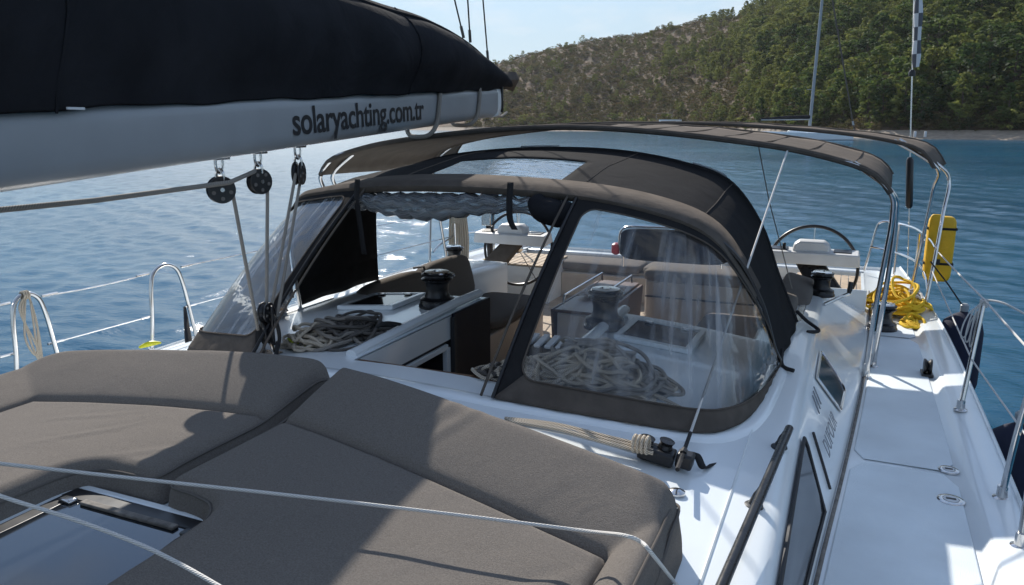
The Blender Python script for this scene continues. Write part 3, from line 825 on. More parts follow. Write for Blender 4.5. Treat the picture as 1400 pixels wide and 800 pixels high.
# moulded recess lines across the coachroof
for sgn in (1, -1):
    MB().tube([(sgn * 1.52, y, roof(1.52) + 0.001) for y in np.linspace(-1, 4.4, 20)], 0.005, 5).build('moulded_line', M['gel'], yacht)
MB().box((1.56, 5.6, 1.665), (0.045, 0.85, 0.022), Matrix.Rotation(0.062, 3, 'X').inverted()).build('genoa_track', M['steel'], yacht, bevel=0.004)
# deck fillers and small fittings on the port side deck
for (u, v, r0) in ((1297, 643, 0.045), (1300, 684, 0.055)):
    p = at(u, v, z=1.356); t = thing('deck_filler', p, 'oval steel deck filler cap ' + ('farther from us, nearer the stern' if v == 643 else 'nearer to us, the larger of the two'), 'deck filler')
    MB().lathe([(r0, -0.004), (r0, 0.003), (r0 * 0.9, 0.006), (r0 * 0.62, 0.006), (r0 * 0.60, 0.003), (0.002, 0.003)], Matrix.Translation(p), 24).build('flange', M['steel'], t)
    MB().lathe([(r0 * 0.55, 0.0), (r0 * 0.55, 0.007), (0.001, 0.0075)], Matrix.Translation(p), 20).build('cap', M['white'], t)
    MB().box(p + Vector((0, 0, 0.0085)), (r0 * 0.7, 0.012, 0.003)).build('key_slot', M['black'], t)
p = at(1267, 512, z=1.356)
t = thing('fairlead', p, 'small black fairlead block bolted to the port side deck', 'fairlead')
MB().box(p + Vector((0, 0, 0.008)), (0.07, 0.13, 0.016)).build('base_plate', M['black'], t, bevel=0.005)
MB().lathe([(0.012, -0.026), (0.048, -0.024), (0.048, -0.014), (0.034, 0.0), (0.048, 0.014), (0.048, 0.024), (0.012, 0.026)], Matrix.Translation(p + Vector((0, 0, 0.056))) @ Matrix.Rotation(R(90), 4, 'Y'), 20).build('sheave', M['black'], t)

# ------------------------------------------------------------------ sun pads
def sdf_poly(X, Y, poly):
    P = np.array(poly); d2 = np.full(X.shape, 1e9); ins = np.zeros(X.shape, bool); n = len(P); bx = np.zeros_like(X); by = np.zeros_like(X)
    for i in range(n):
        a, b = P[i], P[(i + 1) % n]; e = b - a; w0, w1 = X - a[0], Y - a[1]
        t = np.clip((w0 * e[0] + w1 * e[1]) / (e @ e), 0, 1); dx, dy = w0 - e[0] * t, w1 - e[1] * t; q = dx * dx + dy * dy
        m = q < d2; d2 = np.where(m, q, d2); bx = np.where(m, a[0] + e[0] * t, bx); by = np.where(m, a[1] + e[1] * t, by)
        c = ((a[1] > Y) != (b[1] > Y)) & (X < (b[0] - a[0]) * (Y - a[1]) / (b[1] - a[1] + 1e-12) + a[0]); ins ^= c
    return np.where(ins, 1, -1) * np.sqrt(d2), bx, by


def round_poly(poly, rad, n=7):
    out = []; N = len(poly)
    for i in range(N):
        p0, p1, p2 = Vector(poly[i - 1]), Vector(poly[i]), Vector(poly[(i + 1) % N])
        r = min(rad[i] if hasattr(rad, '__len__') else rad, 0.45 * (p0 - p1).length, 0.45 * (p2 - p1).length)
        a = p1 + (p0 - p1).normalized() * r; b = p1 + (p2 - p1).normalized() * r
        for k in range(n + 1):
            t = k / n; out.append(tuple((1 - t) ** 2 * a + 2 * t * (1 - t) * p1 + t * t * b))
    return out


def wave2(X, Y, seed, n=14, lo=2, hi=14):
    r = np.random.default_rng(seed); Z = np.zeros_like(X)
    for k in range(n):
        f = lo * (hi / lo) ** r.random(); a = r.uniform(0, math.pi); Z += np.sin(f * (X * math.cos(a) + Y * math.sin(a)) + r.uniform(0, 6.28)) / f
    return Z


def sun_pad(name, poly, rad, side_edge, side_in, aft_line, seam, label, seed, folds=()):
    """one quilted sun pad: flat pad with a raised bolster along its aft and outboard edges"""
    rp = round_poly(poly, rad); step = 0.0125; sg = 1 if side_in > 0 else -1; wA, wS = seam, abs(side_in)
    xa, ya, xb, yb = aft_line; aft = lambda x: ya + (yb - ya) * (x - xa) / (xb - xa)
    sx_ = side_edge + sg * wS; xmin, xmax = min(p[0] for p in poly) - 0.03, max(p[0] for p in poly) + 0.03
    k0 = math.floor((xmin - sx_) / step); nx_ = int((xmax - xmin) / step) + 2
    vmax = max(aft(p[0]) - p[1] for p in poly) + 0.03
    X, VV = np.meshgrid(sx_ + step * (k0 + np.arange(nx_)), wA + step * np.arange(-int((wA + 0.06) / step), int((vmax - wA) / step) + 1))
    VV = VV[::-1]; Y = aft(X) - VV
    d, bx, by = sdf_poly(X, Y, rp); rim = d <= 0
    near = (d <= 0) & (d > -step * 1.45); X = np.where(near, bx, X); Y = np.where(near, by, Y); din = np.clip(d, 0, None)
    th = 0.105; rr = 0.055; q = np.clip(din / rr, 0, 1); edge = np.sqrt(np.clip(1 - (1 - q) ** 2, 0, 1))
    dA = aft(X) - Y; dS = (X - side_edge) * sg
    fA = np.clip((wA - dA) / (wA * 0.78), 0, 1); fS = np.clip((wS - dS) / (wS * 0.72), 0, 1)
    hA = np.where(dA < wA, 0.118 * fA ** 0.8, 0); hS = np.where(dS < wS, 0.080 * fS ** 0.8, 0)
    bol = np.maximum(hA, hS)
    inside_both = np.minimum(np.where(dS < wS - 0.001, 9, np.abs(dA - wA)), np.where(dA < wA - 0.001, 9, np.abs(dS - wS)))
    groove = -0.017 * np.exp(-(inside_both / 0.010) ** 2)
    shoulder = np.clip(din / 0.12, 0, 1); shoulder = np.sqrt(np.clip(1 - (1 - shoulder) ** 2, 0, 1))
    RZ = 1.72 + 0.13 * np.clip(1 - (X / 1.6) ** 2, 0, None)
    wr = 0.0060 * wave2(X, Y, seed) + 0.0034 * wave2(X, Y, seed + 1, 10, 14, 40)
    Z = RZ + 0.005 + th * edge + bol * shoulder * np.clip(edge * 1.2, 0, 1) + groove * (edge > 0.9) + wr * edge
    for (fx, fy, ang, ln, amp) in folds:   # short pulled creases in the cloth
        ca, sa = math.cos(ang), math.sin(ang); uu = (X - fx) * ca + (Y - fy) * sa; vv = -(X - fx) * sa + (Y - fy) * ca
        Z += amp * np.exp(-(uu / ln) ** 2) * np.cos(vv / 0.014 + 0.5 * np.sin(uu * 20)) * np.exp(-(vv / 0.045) ** 2) * edge
    Z = np.where(rim, RZ + 0.004, Z)
    keepv = (d > -step * 1.45); idx = -np.ones(X.shape, int); idx[keepv] = np.arange(keepv.sum())
    V = np.stack([X[keepv], Y[keepv], Z[keepv]], -1); F = []
    a, b, c, e = idx[:-1, :-1], idx[:-1, 1:], idx[1:, 1:], idx[1:, :-1]
    ok = (a >= 0) & (b >= 0) & (c >= 0) & (e >= 0) & ((d[:-1, :-1] > 0) | (d[:-1, 1:] > 0) | (d[1:, 1:] > 0) | (d[1:, :-1] > 0))
    F = np.stack([a[ok], b[ok], c[ok], e[ok]], -1)
    cx, cy = float(np.mean([p[0] for p in poly])), float(np.mean([p[1] for p in poly]))
    t = thing(name, (cx, cy, roof(cx)), label, 'sun pad', 'sun pads on the coachroof')
    inb = (dA < wA - 1e-6) | (dS < wS - 1e-6)
    isb = (inb[:-1, :-1] | inb[1:, 1:])[ok]
    for nm, sel in (('mattress', ~isb), ('bolster', isb)):
        m_ = MB(); used = np.unique(F[sel]); remap = -np.ones(len(V), int); remap[used] = np.arange(len(used))
        m_.v = V[used].tolist(); m_.f = remap[F[sel]].tolist(); m_.uv = [None] * len(m_.f)
        m_.build(nm, M['cushion'], t, angle=180)
    pp = resample([Vector((p[0], p[1], 0)) for p in rp + [rp[0]]], 300)[:-1]; area = sum(pp[k - 1].x * p.y - p.x * pp[k - 1].y for k, p in enumerate(pp)); pipe = []
    for k, p in enumerate(pp):
        tg = (pp[(k + 1) % len(pp)] - pp[k - 1]).normalized(); nrm = Vector((-tg.y, tg.x, 0)) * (1 if area > 0 else -1); w_ = p + nrm * 0.016
        i = int(np.argmin((X - w_.x) ** 2 + (Y - w_.y) ** 2)); pipe.append(Vector((w_.x, w_.y, float(Z.flat[i]))))
    n_ = len(pipe); pipe = [Vector((p.x, p.y, float(np.mean([pipe[(k + q) % n_].z for q in range(-3, 4)])) + 0.003)) for k, p in enumerate(pipe)]
    MB().tube(pipe, 0.0045, 6, closed=True).build('piping', M['cushion_pipe'], t)
    if sg < 0:     # raised stitched piping along the outboard top edge
        P = []
        for y in np.linspace(0.3, aft(side_edge) - 0.12, 60):
            x = side_edge - 0.035; i = np.argmin((X[:, :] - x) ** 2 + (Y - y) ** 2); P.append(Vector((X.flat[i], Y.flat[i], 0)) + Vector((0, 0, Z.flat[i])))
        P = [Vector((np.mean([q.x for q in P[max(0, k - 2):k + 3]]), P[k].y, np.mean([q.z for q in P[max(0, k - 2):k + 3]]) + 0.002)) for k in range(len(P))]
        MB().tube(P, 0.004, 6).build('piping', M['cushion_pipe'], t)
    return t


sun_pad('sun_pad', [(0.025, 2.37), (0.025, 1.47), (-0.27, 1.47), (-0.27, 0.1), (-1.42, 0.1), (-1.42, 2.21)], [0.06, 0.05, 0.12, 0.05, 0.1, 0.22],
        -1.42, 0.375, (-1.42, 2.21, 0.025, 2.37), 0.40, 'taupe sun pad on the far side of the deck hatch, almost fully in sunlight', 4,
        [(-0.45, 1.62, 0.9, 0.16, 0.002), (-0.1, 1.60, 0.7, 0.14, 0.002), (-0.6, 1.75, 0.5, 0.15, 0.0018)])
sun_pad('sun_pad', [(1.455, 2.07), (1.47, 0.1), (0.36, 0.1), (0.31, 1.43), (0.065, 1.45), (0.065, 2.335)], [0.09, 0.1, 0.05, 0.12, 0.05, 0.06],
        1.46, -0.15, (0.065, 2.335, 1.455, 2.07), 0.375, 'taupe sun pad beside the handrail, with the boom shadow lying across it', 9,
        [(0.60, 2.02, 1.15, 0.16, 0.004), (0.70, 2.02, 1.15, 0.15, 0.003), (0.25, 1.72, 0.5, 0.08, 0.003), (0.5, 1.2, 0.6, 0.14, 0.003), (0.85, 0.9, 0.8, 0.2, 0.002), (1.20, 1.50, 1.0, 0.14, 0.003)])

# ------------------------------------------------------------------ boom, sail bag, mainsheet
BA = R(7.0)
bd = Vector((-math.sin(BA), math.cos(BA), 0)); bn = Vector((math.cos(BA), math.sin(BA), 0))     # along the boom; to port of it
B0 = Vector((-0.82, 2.885, 0))


def bp(y, side=0.0, z=0.0):
    s = (y - B0.y) / bd.y; p = B0 + bd * s + bn * side; p.z = z; return p


def boom_bot(y): return 2.655 + 0.0555 * y


boom = thing('boom', bp(-0.7, 0, boom_bot(-0.7)), 'long white boom with black web address lettering under the dark sail bag', 'boom')
BH, BW = 0.275, 0.105


def boom_sec(y, k=1.0):
    z0 = boom_bot(y); out = []
    for i in range(24):
        a = 2 * math.pi * i / 24; c, s = math.cos(a), math.sin(a); e = 0.62
        out.append(bp(y, BW * k * math.copysign(abs(c) ** e, c), z0 + BH / 2 + BH / 2 * k * math.copysign(abs(s) ** e, s)))
    return out


MB().loft([boom_sec(y) for y in np.linspace(-0.7, 6.42, 30)], closed=True, caps=True).build('spar', M['boom'], boom, angle=60)
MB().loft([boom_sec(6.425, 1.02), boom_sec(6.55, 1.03), boom_sec(6.60, 0.96)], closed=True, caps=True).build('end_casting', M['gel'], boom)
MB().tube([bp(6.5, 0.02, boom_bot(6.5) + 0.02), bp(6.75, 0.03, boom_bot(6.7) - 0.005), bp(6.9, 0.04, boom_bot(6.8) + 0.03)], 0.012, 6).build('outhaul_line', M['rope_grey'], boom)
MB().box(bp(6.53, BW + 0.004, boom_bot(6.5) + 0.16), (0.02, 0.03, 0.24), Matrix.Rotation(BA, 3, 'Z')).build('end_strap', M['black'], boom, bevel=0.004)
me = text_mesh('lettering', 'solaryachting.com.tr', 0.195, M['ink'], 0.0003, 0.97, bold=0.003)
wdt = max(v.co.x for v in me.vertices) - min(v.co.x for v in me.vertices)
sc_ = (bp(4.74).y - bp(3.10).y) / bd.y / wdt
for v in me.vertices: v.co.x *= sc_
o0 = bp(3.10, BW + 0.002, boom_bot(3.10) + 0.070)
put_text(me, 'lettering', boom, o0, bp(4.8, 0, boom_bot(4.8)) - bp(3.22, 0, boom_bot(3.22)), (0, 0, 1))
# rope lashings round the boom
for y, dz in ((4.98, 0.05), (5.86, 0.02)):
    loop = []
    for i in range(28):
        a = 2 * math.pi * i / 28; c, s = math.cos(a), math.sin(a)
        loop.append(bp(y + 0.10 * s, 0.122 * math.copysign(abs(c) ** 0.6, c), boom_bot(y) + BH * 0.5 + (BH * 0.5 + 0.02 + (dz if s < 0 else 0)) * math.copysign(abs(s) ** 0.6, s)))
    t = tag(MB().tube(loop, 0.016, 8, closed=True).build('sail_tie', M['rope_grey'], None, origin=loop[0]),
            'grey lashing hanging round the boom just aft of the lettering' if y < 5.3 else 'grey lashing round the boom near its aft end', 'sail tie', 'lashings round the boom')

bag = thing('sail_bag', bp(2.0, 0, boom_bot(2.0) + BH), 'dark navy sail bag zipped over the folded mainsail along the boom', 'sail bag')


def bag_top(y): return sm(y, [-0.7, 1.5, 3.0, 4.15, 4.95, 5.9, 6.5, 6.95], [4.02, 3.85, 3.74, 3.69, 3.69, 3.585, 3.44, 3.34])


rows = []; ysb = list(np.linspace(-0.7, 6.95, 80)); r_ = random.Random(4)
for y in ysb:
    z0 = boom_bot(y) + BH - 0.035 + 0.006 * math.sin(y * 7) + 0.004 * math.sin(y * 17); H = bag_top(y) - z0; f = min(1.0, (7.05 - y) / 0.9 + 0.35)
    W = (0.22 + 0.03 * math.sin(y * 1.7)) * f; row = []
    prof = [(0.52, 0.0), (0.60, 0.10), (0.78, 0.22), (0.95, 0.36), (1.0, 0.50), (0.92, 0.66), (0.70, 0.80), (0.46, 0.885), (0.34, 0.90), (0.33, 0.925), (0.20, 0.975), (0.0, 1.0)]
    sag = 0.012 * math.sin(y * 5.1) + 0.010 * math.sin(y * 9.3 + 1)
    for w_, h_ in prof: row.append(bp(y, w_ * W + sag * math.sin(h_ * 3.14), z0 + h_ * H))
    for w_, h_ in prof[::-1][1:]: row.append(bp(y, -w_ * W + sag * 0.7 * math.sin(h_ * 3.14), z0 + h_ * H))
    rows.append(row)
MB().loft(rows).build('cover', M['bag'], bag, angle=50, subsurf=1, solid=0.004)
for y in (1.72, 4.40):
    row = [Vector(p) for p in rows[min(range(80), key=lambda i: abs(ysb[i] - y))][:11]]
    MB().tube([p + bn * 0.004 for p in row], 0.005, 5).build('seam', M['bag'], bag)
MB().tube([bp(y, 0.36 * (0.22 + 0.03 * math.sin(y * 1.7)) * min(1.0, (7.05 - y) / 0.9 + 0.35), boom_bot(y) + BH + 0.907 * (bag_top(y) - boom_bot(y) - BH)) for y in np.linspace(-0.7, 6.8, 60)], 0.012, 6).build('zip_flap', M['bag'], bag)
MB().box(bp(1.78, 0.14, boom_bot(1.78) + BH - 0.028), (0.006, 0.07, 0.008), Matrix.Rotation(BA, 3, 'Z')).build('label_tab', M['white'], bag)
q = rows[min(range(80), key=lambda i: abs(ysb[i] - 2.05))]
fp = [(0, -0.13), (0.05, -0.10), (0.09, -0.03), (0.085, 0.0), (0.03, -0.055), (-0.03, -0.10), (-0.02, -0.13)]
em = bpy.data.meshes.new('emblem'); em.from_pydata([Vector((-a, b, 0.0)) for a, b in fp], [], [tuple(range(len(fp)))]); em.materials.append(M['white'])
hz = boom_bot(2.05) + BH
put_text(em, 'emblem', bag, Vector(q[5]) + bn * 0.010 + Vector((0, 0, -0.02)), bd, Vector(q[6]) - Vector(q[4]))
fold = []
for i in range(14):
    y = 6.5 + 0.04 * i; fold.append([bp(y, 0.115 - 0.004 * i, boom_bot(y) + BH - 0.01 - 0.004 * i), bp(y, 0.125, boom_bot(y) + BH + 0.05), bp(y, 0.10, boom_bot(y) + BH + 0.12)])
MB().loft(fold).build('end_flap', M['canvas_trim'], bag, solid=0.006)
# gooseneck end: the mast itself stands just outside the picture
mast = thing('mast', (-0.40, -1.0, 1.80), 'white mast standing on the coachroof behind the viewer', 'mast')
MB().lathe([(0.12, 0), (0.12, 18.0), (0.06, 18.2)], Matrix.Translation((-0.40, -1.0, 1.80)), 20).build('mast_tube', M['boom'], mast)

# three boom blocks and the lower block on the coachroof
LOW = Vector((-0.80, 2.90, roof(-0.80)))


def block(root, c, rad, axis_yaw, name_sfx=''):
    rot = Matrix.Rotation(axis_yaw, 4, 'Z') @ Matrix.Rotation(R(90), 4, 'Y')
    for s in (-1, 1):
        prof = [(rad * 0.30, -0.004), (rad, -0.004), (rad * 1.03, 0), (rad, 0.004), (rad * 0.30, 0.004)]
        MB().lathe(prof, Matrix.Translation(c) @ rot @ Matrix.Translation((0, 0, s * 0.017)), 24).build('cheek', M['black'], root)
        for k in range(5):
            a = k * 1.2566; q = Matrix.Translation(c) @ rot @ Vector((rad * 0.66 * math.cos(a), rad * 0.66 * math.sin(a), s * 0.0225))
            MB().lathe([(rad * 0.15, -0.0015), (rad * 0.15, 0.0015)], Matrix.Translation(q) @ rot, 10).build('lightening_hole', M['rope_grey'], root)
    MB().lathe([(rad * 0.2, -0.012), (rad * 0.92, -0.012), (rad * 0.74, 0), (rad * 0.92, 0.012), (rad * 0.2, 0.012)], Matrix.Translation(c) @ rot, 24).build('sheave', M['blackmetal'], root)
    MB().lathe([(rad * 0.16, -0.026), (rad * 0.16, 0.026)], Matrix.Translation(c) @ rot, 12).build('pin', M['steel'], root)


BLK = []
for k, (y, yaw, desc) in enumerate(((2.66, -0.55, 'nearest the mast'), (2.95, -0.2, 'straight above the coachroof block'), (3.30, 0.35, 'farthest aft, holding two falls'))):
    p = bp(y, 0, boom_bot(y) + 0.01); c = p + Vector((0, 0, -0.150)); BLK.append(c)
    t = thing('mainsheet_block', p, 'black mainsheet block under the boom, ' + desc, 'pulley block', 'mainsheet blocks under the boom')
    MB().box(p + Vector((0, 0, -0.012)), (0.05, 0.10, 0.012), Matrix.Rotation(BA, 3, 'Z')).build('boom_bail', M['steel'], t, bevel=0.003)
    lp = [p + bd * a + Vector((0, 0, z)) for a, z in ((-0.025, -0.01), (-0.022, -0.055), (0, -0.075), (0.022, -0.055), (0.025, -0.01))]
    MB().tube(catmull(lp, 5), 0.0065, 8).build('shackle', M['steel'], t)
    l2 = [c + Vector((0, 0, z)) + bn * a for a, z in ((-0.020, 0.04), (-0.018, 0.075), (0, 0.092), (0.018, 0.075), (0.020, 0.04))]
    MB().tube(catmull(l2, 5), 0.0065, 8).build('swivel', M['steel'], t)
    block(t, c, 0.060, yaw)
t = thing('deck_block', LOW, 'cluster of black mainsheet blocks standing on the coachroof before the sprayhood', 'pulley block')
c1 = LOW + Vector((0, 0, 0.115)); c2 = LOW + Vector((0.01, -0.01, 0.225))
block(t, c1, 0.058, 0.9); block(t, c2, 0.050, 0.2)
MB().tube(catmull([LOW + Vector((-0.03, 0, 0)), LOW + Vector((-0.025, 0, 0.05)), LOW + Vector((0, 0, 0.075)), LOW + Vector((0.025, 0, 0.05)), LOW + Vector((0.03, 0, 0))], 5), 0.009, 8).build('shackle', M['steel'], t)
MB().box(LOW + Vector((0, 0, 0.006)), (0.10, 0.10, 0.012)).build('pad_eye', M['steel'], t, bevel=0.003)
for s in (-1, 1):
    MB().box(c1 + Vector((s * 0.034, 0, 0.045)), (0.014, 0.05, 0.20), Matrix.Rotation(0.9, 3, 'Z')).build('side_plate', M['black'], t, bevel=0.006)
MB().tube(catmull([LOW + Vector((0.05, 0, 0.02)), LOW + Vector((0.075, 0.0, 0.10)), LOW + Vector((0.06, 0.0, 0.18)), c2 + Vector((0.03, 0, 0.0))], 6), 0.010, 6).build('lashing', M['rope_black'], t)
ms = MB()
def rim_(c, yaw, side, r=0.048): return c + Vector((-math.sin(yaw), math.cos(yaw), 0)) * (r * side)


for a, b in ((rim_(BLK[0], -0.55, 1), c1 + Vector((-0.03, -0.03, 0.02))), (rim_(BLK[1], -0.2, 1), c1 + Vector((0.0, 0.0, 0.06))), (rim_(BLK[2], 0.35, -1), c2 + Vector((0.0, 0.035, 0))), (rim_(BLK[2], 0.35, 1), c2 + Vector((0.04, 0.03, -0.03)))):
    ms.tube([a, a.lerp(b, 0.5), b], 0.0085, 8)
tag(ms.build('mainsheet', M['rope_grey'], None, origin=LOW), 'grey braided mainsheet falls stretched between boom blocks and coachroof block', 'rope')
a = BLK[1] + Vector((0.0, -0.02, 0.052)); b = BLK[0] + Vector((0.07, -0.02, 0.035))
e = at(-150, 302, y=1.35)
tag(MB().tube([a, a.lerp(b, 0.5), b, b.lerp(e, 0.5) + Vector((0, 0, -0.01)), e], 0.0105, 10).build('reefing_line', M['rope_grey'], None, origin=b), 'thick grey rope led forward along the boom from the middle block', 'rope')

# lazy jack lines and topping lift rising from the sail bag
for (u0, v0, u1, v1, y, desc) in ((612, -40, 634, 52, 5.6, 'leftmost of the three'), (637, -40, 643, 58, 5.75, 'middle one of the three'), (657, -40, 668, 92, 6.35, 'rightmost of the three, at the bag end')):
    lo = at(u1, v1, y=y); hi = at(u0, v0, y=y - 0.15); hi = lo + (hi - lo) * 6
    t = thing('lazy_jack_line', lo, 'thin dark line rising from the sail bag, ' + desc, 'rope', 'lines above the sail bag')
    MB().tube([lo, hi], 0.007, 6).build('line', M['rope_black'], t)
    MB().tube([lo, lo.lerp(hi, 0.03)], 0.012, 8).build('splice', M['rope_dark'], t)

# ------------------------------------------------------------------ sprayhood
NT = 97
def hoop(half, n=NT):
    P = [Vector((-x, y, z)) for x, y, z in half[:-1]] + [Vector(half[-1])] + [Vector((x, y, z)) for x, y, z in half[:-1][::-1]]
    return resample(catmull(P, 8), n)


def hoop2(P, n=NT): return resample(catmull([Vector(p) for p in P], 8), n)


A1 = hoop2([(-1.53, 4.05, 1.755), (-1.50, 3.98, 2.0), (-1.44, 3.90, 2.25), (-1.27, 3.80, 2.50), (-0.99, 3.70, 2.575), (-0.55, 3.60, 2.625), (0.0, 3.55, 2.645), (0.55, 3.56, 2.625), (0.95, 3.58, 2.565), (1.23, 3.64, 2.45), (1.40, 3.76, 2.20), (1.49, 3.89, 1.98), (1.53, 4.0, 1.755)])
A2 = hoop2([(-1.56, 5.02, 1.75), (-1.555, 5.0, 2.08), (-1.53, 5.0, 2.38), (-1.40, 5.0, 2.56), (-0.98, 5.0, 2.70), (-0.5, 5.0, 2.765), (0.0, 5.0, 2.785), (0.45, 5.0, 2.765), (0.84, 5.0, 2.695), (1.11, 5.0, 2.59), (1.31, 5.0, 2.33), (1.43, 5.0, 2.03), (1.56, 5.02, 1.73)])
hood = thing('sprayhood', (0, 3.9, 1.85), 'charcoal canvas sprayhood with clear windows over the companionway', 'sprayhood')


def roof_pt(i, s):
    p = A1[i].lerp(A2[i], s); f = math.sin(math.pi * s)
    t = i / (NT - 1); k = abs(t - 0.5) * 2
    p.z += f * (0.035 * (1 - k)) - 0.008 * math.sin(math.pi * min(1, s * 2)) * (1 - k)
    p.x += (1 if t > 0.5 else -1) * f * 0.02 * k
    # loose cloth between the hoops
    p.z += 0.006 * math.sin(s * 9 + t * 17) * f; p.x += 0.012 * math.sin(s * 14 + t * 9) * f * max(0, k - 0.6) * 2
    return p


NS = 18
rows = [[roof_pt(i, s / NS) for i in range(NT)] for s in range(NS + 1)]
wi0, wi1, ws0, ws1 = 40, 58, 3, 9
MB().loft(rows, keep=lambda i, k: not (wi0 <= k < wi1 and ws0 <= i < ws1)).build('roof_canvas', M['canvas'], hood, solid=0.006, angle=60)
MB().loft([[roof_pt(i, s / NS) + Vector((0, 0, -0.004)) for i in range(wi0, wi1 + 1)] for s in range(ws0, ws1 + 1)]).build('roof_window', M['vinyl_roof'], hood)
for i_ in (22, 37, 61, 75):      # sewn seams across the roof cloth
    MB().tube([roof_pt(i_, s_ / 12) + Vector((0, 0, 0.004)) for s_ in range(13)], 0.0035, 5).build('roof_seam', M['canvas_trim'], hood)
# front edge roll: same cloth in a lighter tone, sunlight painted in, above the windscreen
MB().loft([[A1[i] + Vector((0, -0.045, -0.035)), A1[i] + Vector((0, -0.05, -0.005)), A1[i] + Vector((0, -0.02, 0.016)), roof_pt(i, 0.15) + Vector((0, 0, 0.009))] for i in range(10, 87)]).build('front_flap', M['canvas_trim'], hood, solid=0.006)
for nm, A in (('front_hoop', A1), ('aft_hoop', A2)):
    MB().tube([p + Vector((0, 0.0, -0.02)) for p in A], 0.0125, 8).build(nm, M['steel'], hood)
MB().tube(A2, 0.017, 8).build('aft_edge_roll', M['canvas'], hood)
for i0, i1 in ((43, 50), (69, 75)):
    MB().loft([[A2[i] + Vector((0, -0.012, 0.022)), A2[i] + Vector((0, 0.015, 0.022))] for i in range(i0, i1)]).build('grab_slot', M['boom'], hood, solid=0.008)


def ws_pt(i, s, off=0.0):
    """windscreen surface, s = 0 at the coachroof, 1 at the front hoop"""
    g = math.exp(-((i - 61) / 13.0) ** 2)
    def pick(L_, f): lo = int(math.floor(f)); return L_[lo].lerp(L_[min(lo + 1, NT - 1)], f - lo)
    a, b = pick(BASE, i - 2.9 * g), pick(A1, i + 1.0 * g) + Vector((0, -0.03, -0.02)); p = a.lerp(b, s); t = i / (NT - 1)
    out = Vector((math.copysign(max(0, abs(t - 0.5) - 0.28) * 3, t - 0.5), -0.5, 0.35)).normalized()
    return p + out * (0.035 * math.sin(math.pi * s) + off)


def ws_panel(i0, i1, mv, mf, bi, bs0, bs1, label):
    """one window: clear sheet with a cloth border, ends i0..i1 along the hoop"""
    MS = 26
    sheet = MB().loft([[ws_pt(i, s / MS) for i in range(i0, i1 + 1)] for s in range(MS + 1)]).build('clear_window', mv, hood, angle=70)
    def wsf(ii, s, off):
        ii = min(max(ii, 0), NT - 1); lo = int(math.floor(ii)); hi_ = min(lo + 1, NT - 1)
        return ws_pt(lo, s, off).lerp(ws_pt(hi_, s, off), ii - lo)
    ia, ib, sa, sb = i0 + bi[0], i1 - bi[1], bs0, 1 - bs1; ri, rs = 1.4, 0.075; m_ = 8
    inner, outer = [], []
    for k in range(40):
        f = k / 40; inner.append((ia + ri + (ib - ia - 2 * ri) * f, sa)); outer.append((ia + ri + (ib - ia - 2 * ri) * f, 0.0))
    def arc(cx_, cs_, a0, A, C, B):
        for k in range(m_ + 1):
            a = a0 + math.pi / 2 * k / m_; inner.append((cx_ + ri * math.cos(a), cs_ + rs * math.sin(a)))
            f = 2 * k / m_; outer.append(tuple(A[q] + (C[q] - A[q]) * f for q in (0, 1)) if f <= 1 else tuple(C[q] + (B[q] - C[q]) * (f - 1) for q in (0, 1)))
    arc(ib - ri, sa + rs, -math.pi / 2, (ib - ri, 0), (i1, 0), (i1, sa + rs)); nbot1 = len(inner) - m_ // 2 - 1
    for k in range(1, 20): f = k / 20; v_ = sa + rs + (sb - sa - 2 * rs) * f; inner.append((ib, v_)); outer.append((i1, v_))
    arc(ib - ri, sb - rs, 0, (i1, sb - rs), (i1, 1), (ib - ri, 1))
    for k in range(1, 40): f = k / 40; u_ = ib - ri - (ib - ia - 2 * ri) * f; inner.append((u_, sb)); outer.append((u_, 1.0))
    arc(ia + ri, sb - rs, math.pi / 2, (ia + ri, 1), (i0, 1), (i0, sb - rs))
    for k in range(1, 20): f = k / 20; v_ = sb - rs - (sb - sa - 2 * rs) * f; inner.append((ia, v_)); outer.append((i0, v_))
    nlow0 = len(inner) + m_ // 2
    arc(ia + ri, sa + rs, math.pi, (i0, sa + rs), (i0, 0), (ia + ri, 0)); inner.pop(); outer.pop()
    n_ = len(inner); rowsF = []
    for q in range(6):
        f = q / 5; row = []
        for k in range(n_):
            ii = outer[k][0] + (inner[k][0] - outer[k][0]) * f; ss = outer[k][1] + (inner[k][1] - outer[k][1]) * f
            pk = 0.006 * math.sin(ii * 2.6 + 0.7 * math.sin(ii)) * (1 - f) * max(0.0, 1 - ss * 5)
            row.append(wsf(ii, ss, 0.010 + pk))
        rowsF.append(row + [row[0]])
    isl = lambda k: k <= nbot1 or k >= nlow0
    low = MB().loft(rowsF, keep=lambda i, k: isl(k)); upf = MB().loft(rowsF, keep=lambda i, k: not isl(k))
    low.build('lower_border', M['canvas_trim'], sheet, solid=0.005, angle=70); upf.build('window_border', mf, sheet, solid=0.005, angle=70)
    ed = [wsf(a_, b_, 0.014) for a_, b_ in inner]; MB().tube(ed, 0.004, 5, closed=True).build('border_stitching', M['canvas_trim'], sheet)
    return sheet


IL0, IL1, IR0, IR1 = 2, 33, 61, 95
ws_panel(IL0, IL1, M['vinyl_left'], M['canvas'], (1, 1.2), 0.11, 0.045, 'left')
ws_panel(IR0, IR1, M['vinyl'], M['canvas'], (1.35, 1.1), 0.095, 0.055, 'right')
# zips on the edges of the open middle bay
for i, dx in ((IL1, 0.0), (IR0, 0.0)):
    MB().tube([ws_pt(i, s / 12, 0.016) for s in range(13)], 0.008, 6).build('zip_edge', M['black'], hood)
    MB().tube([ws_pt(i - (1 if i == IR0 else -1), s / 12, 0.018) for s in range(13)], 0.006, 6).build('zip_edge', M['canvas_trim'], hood)
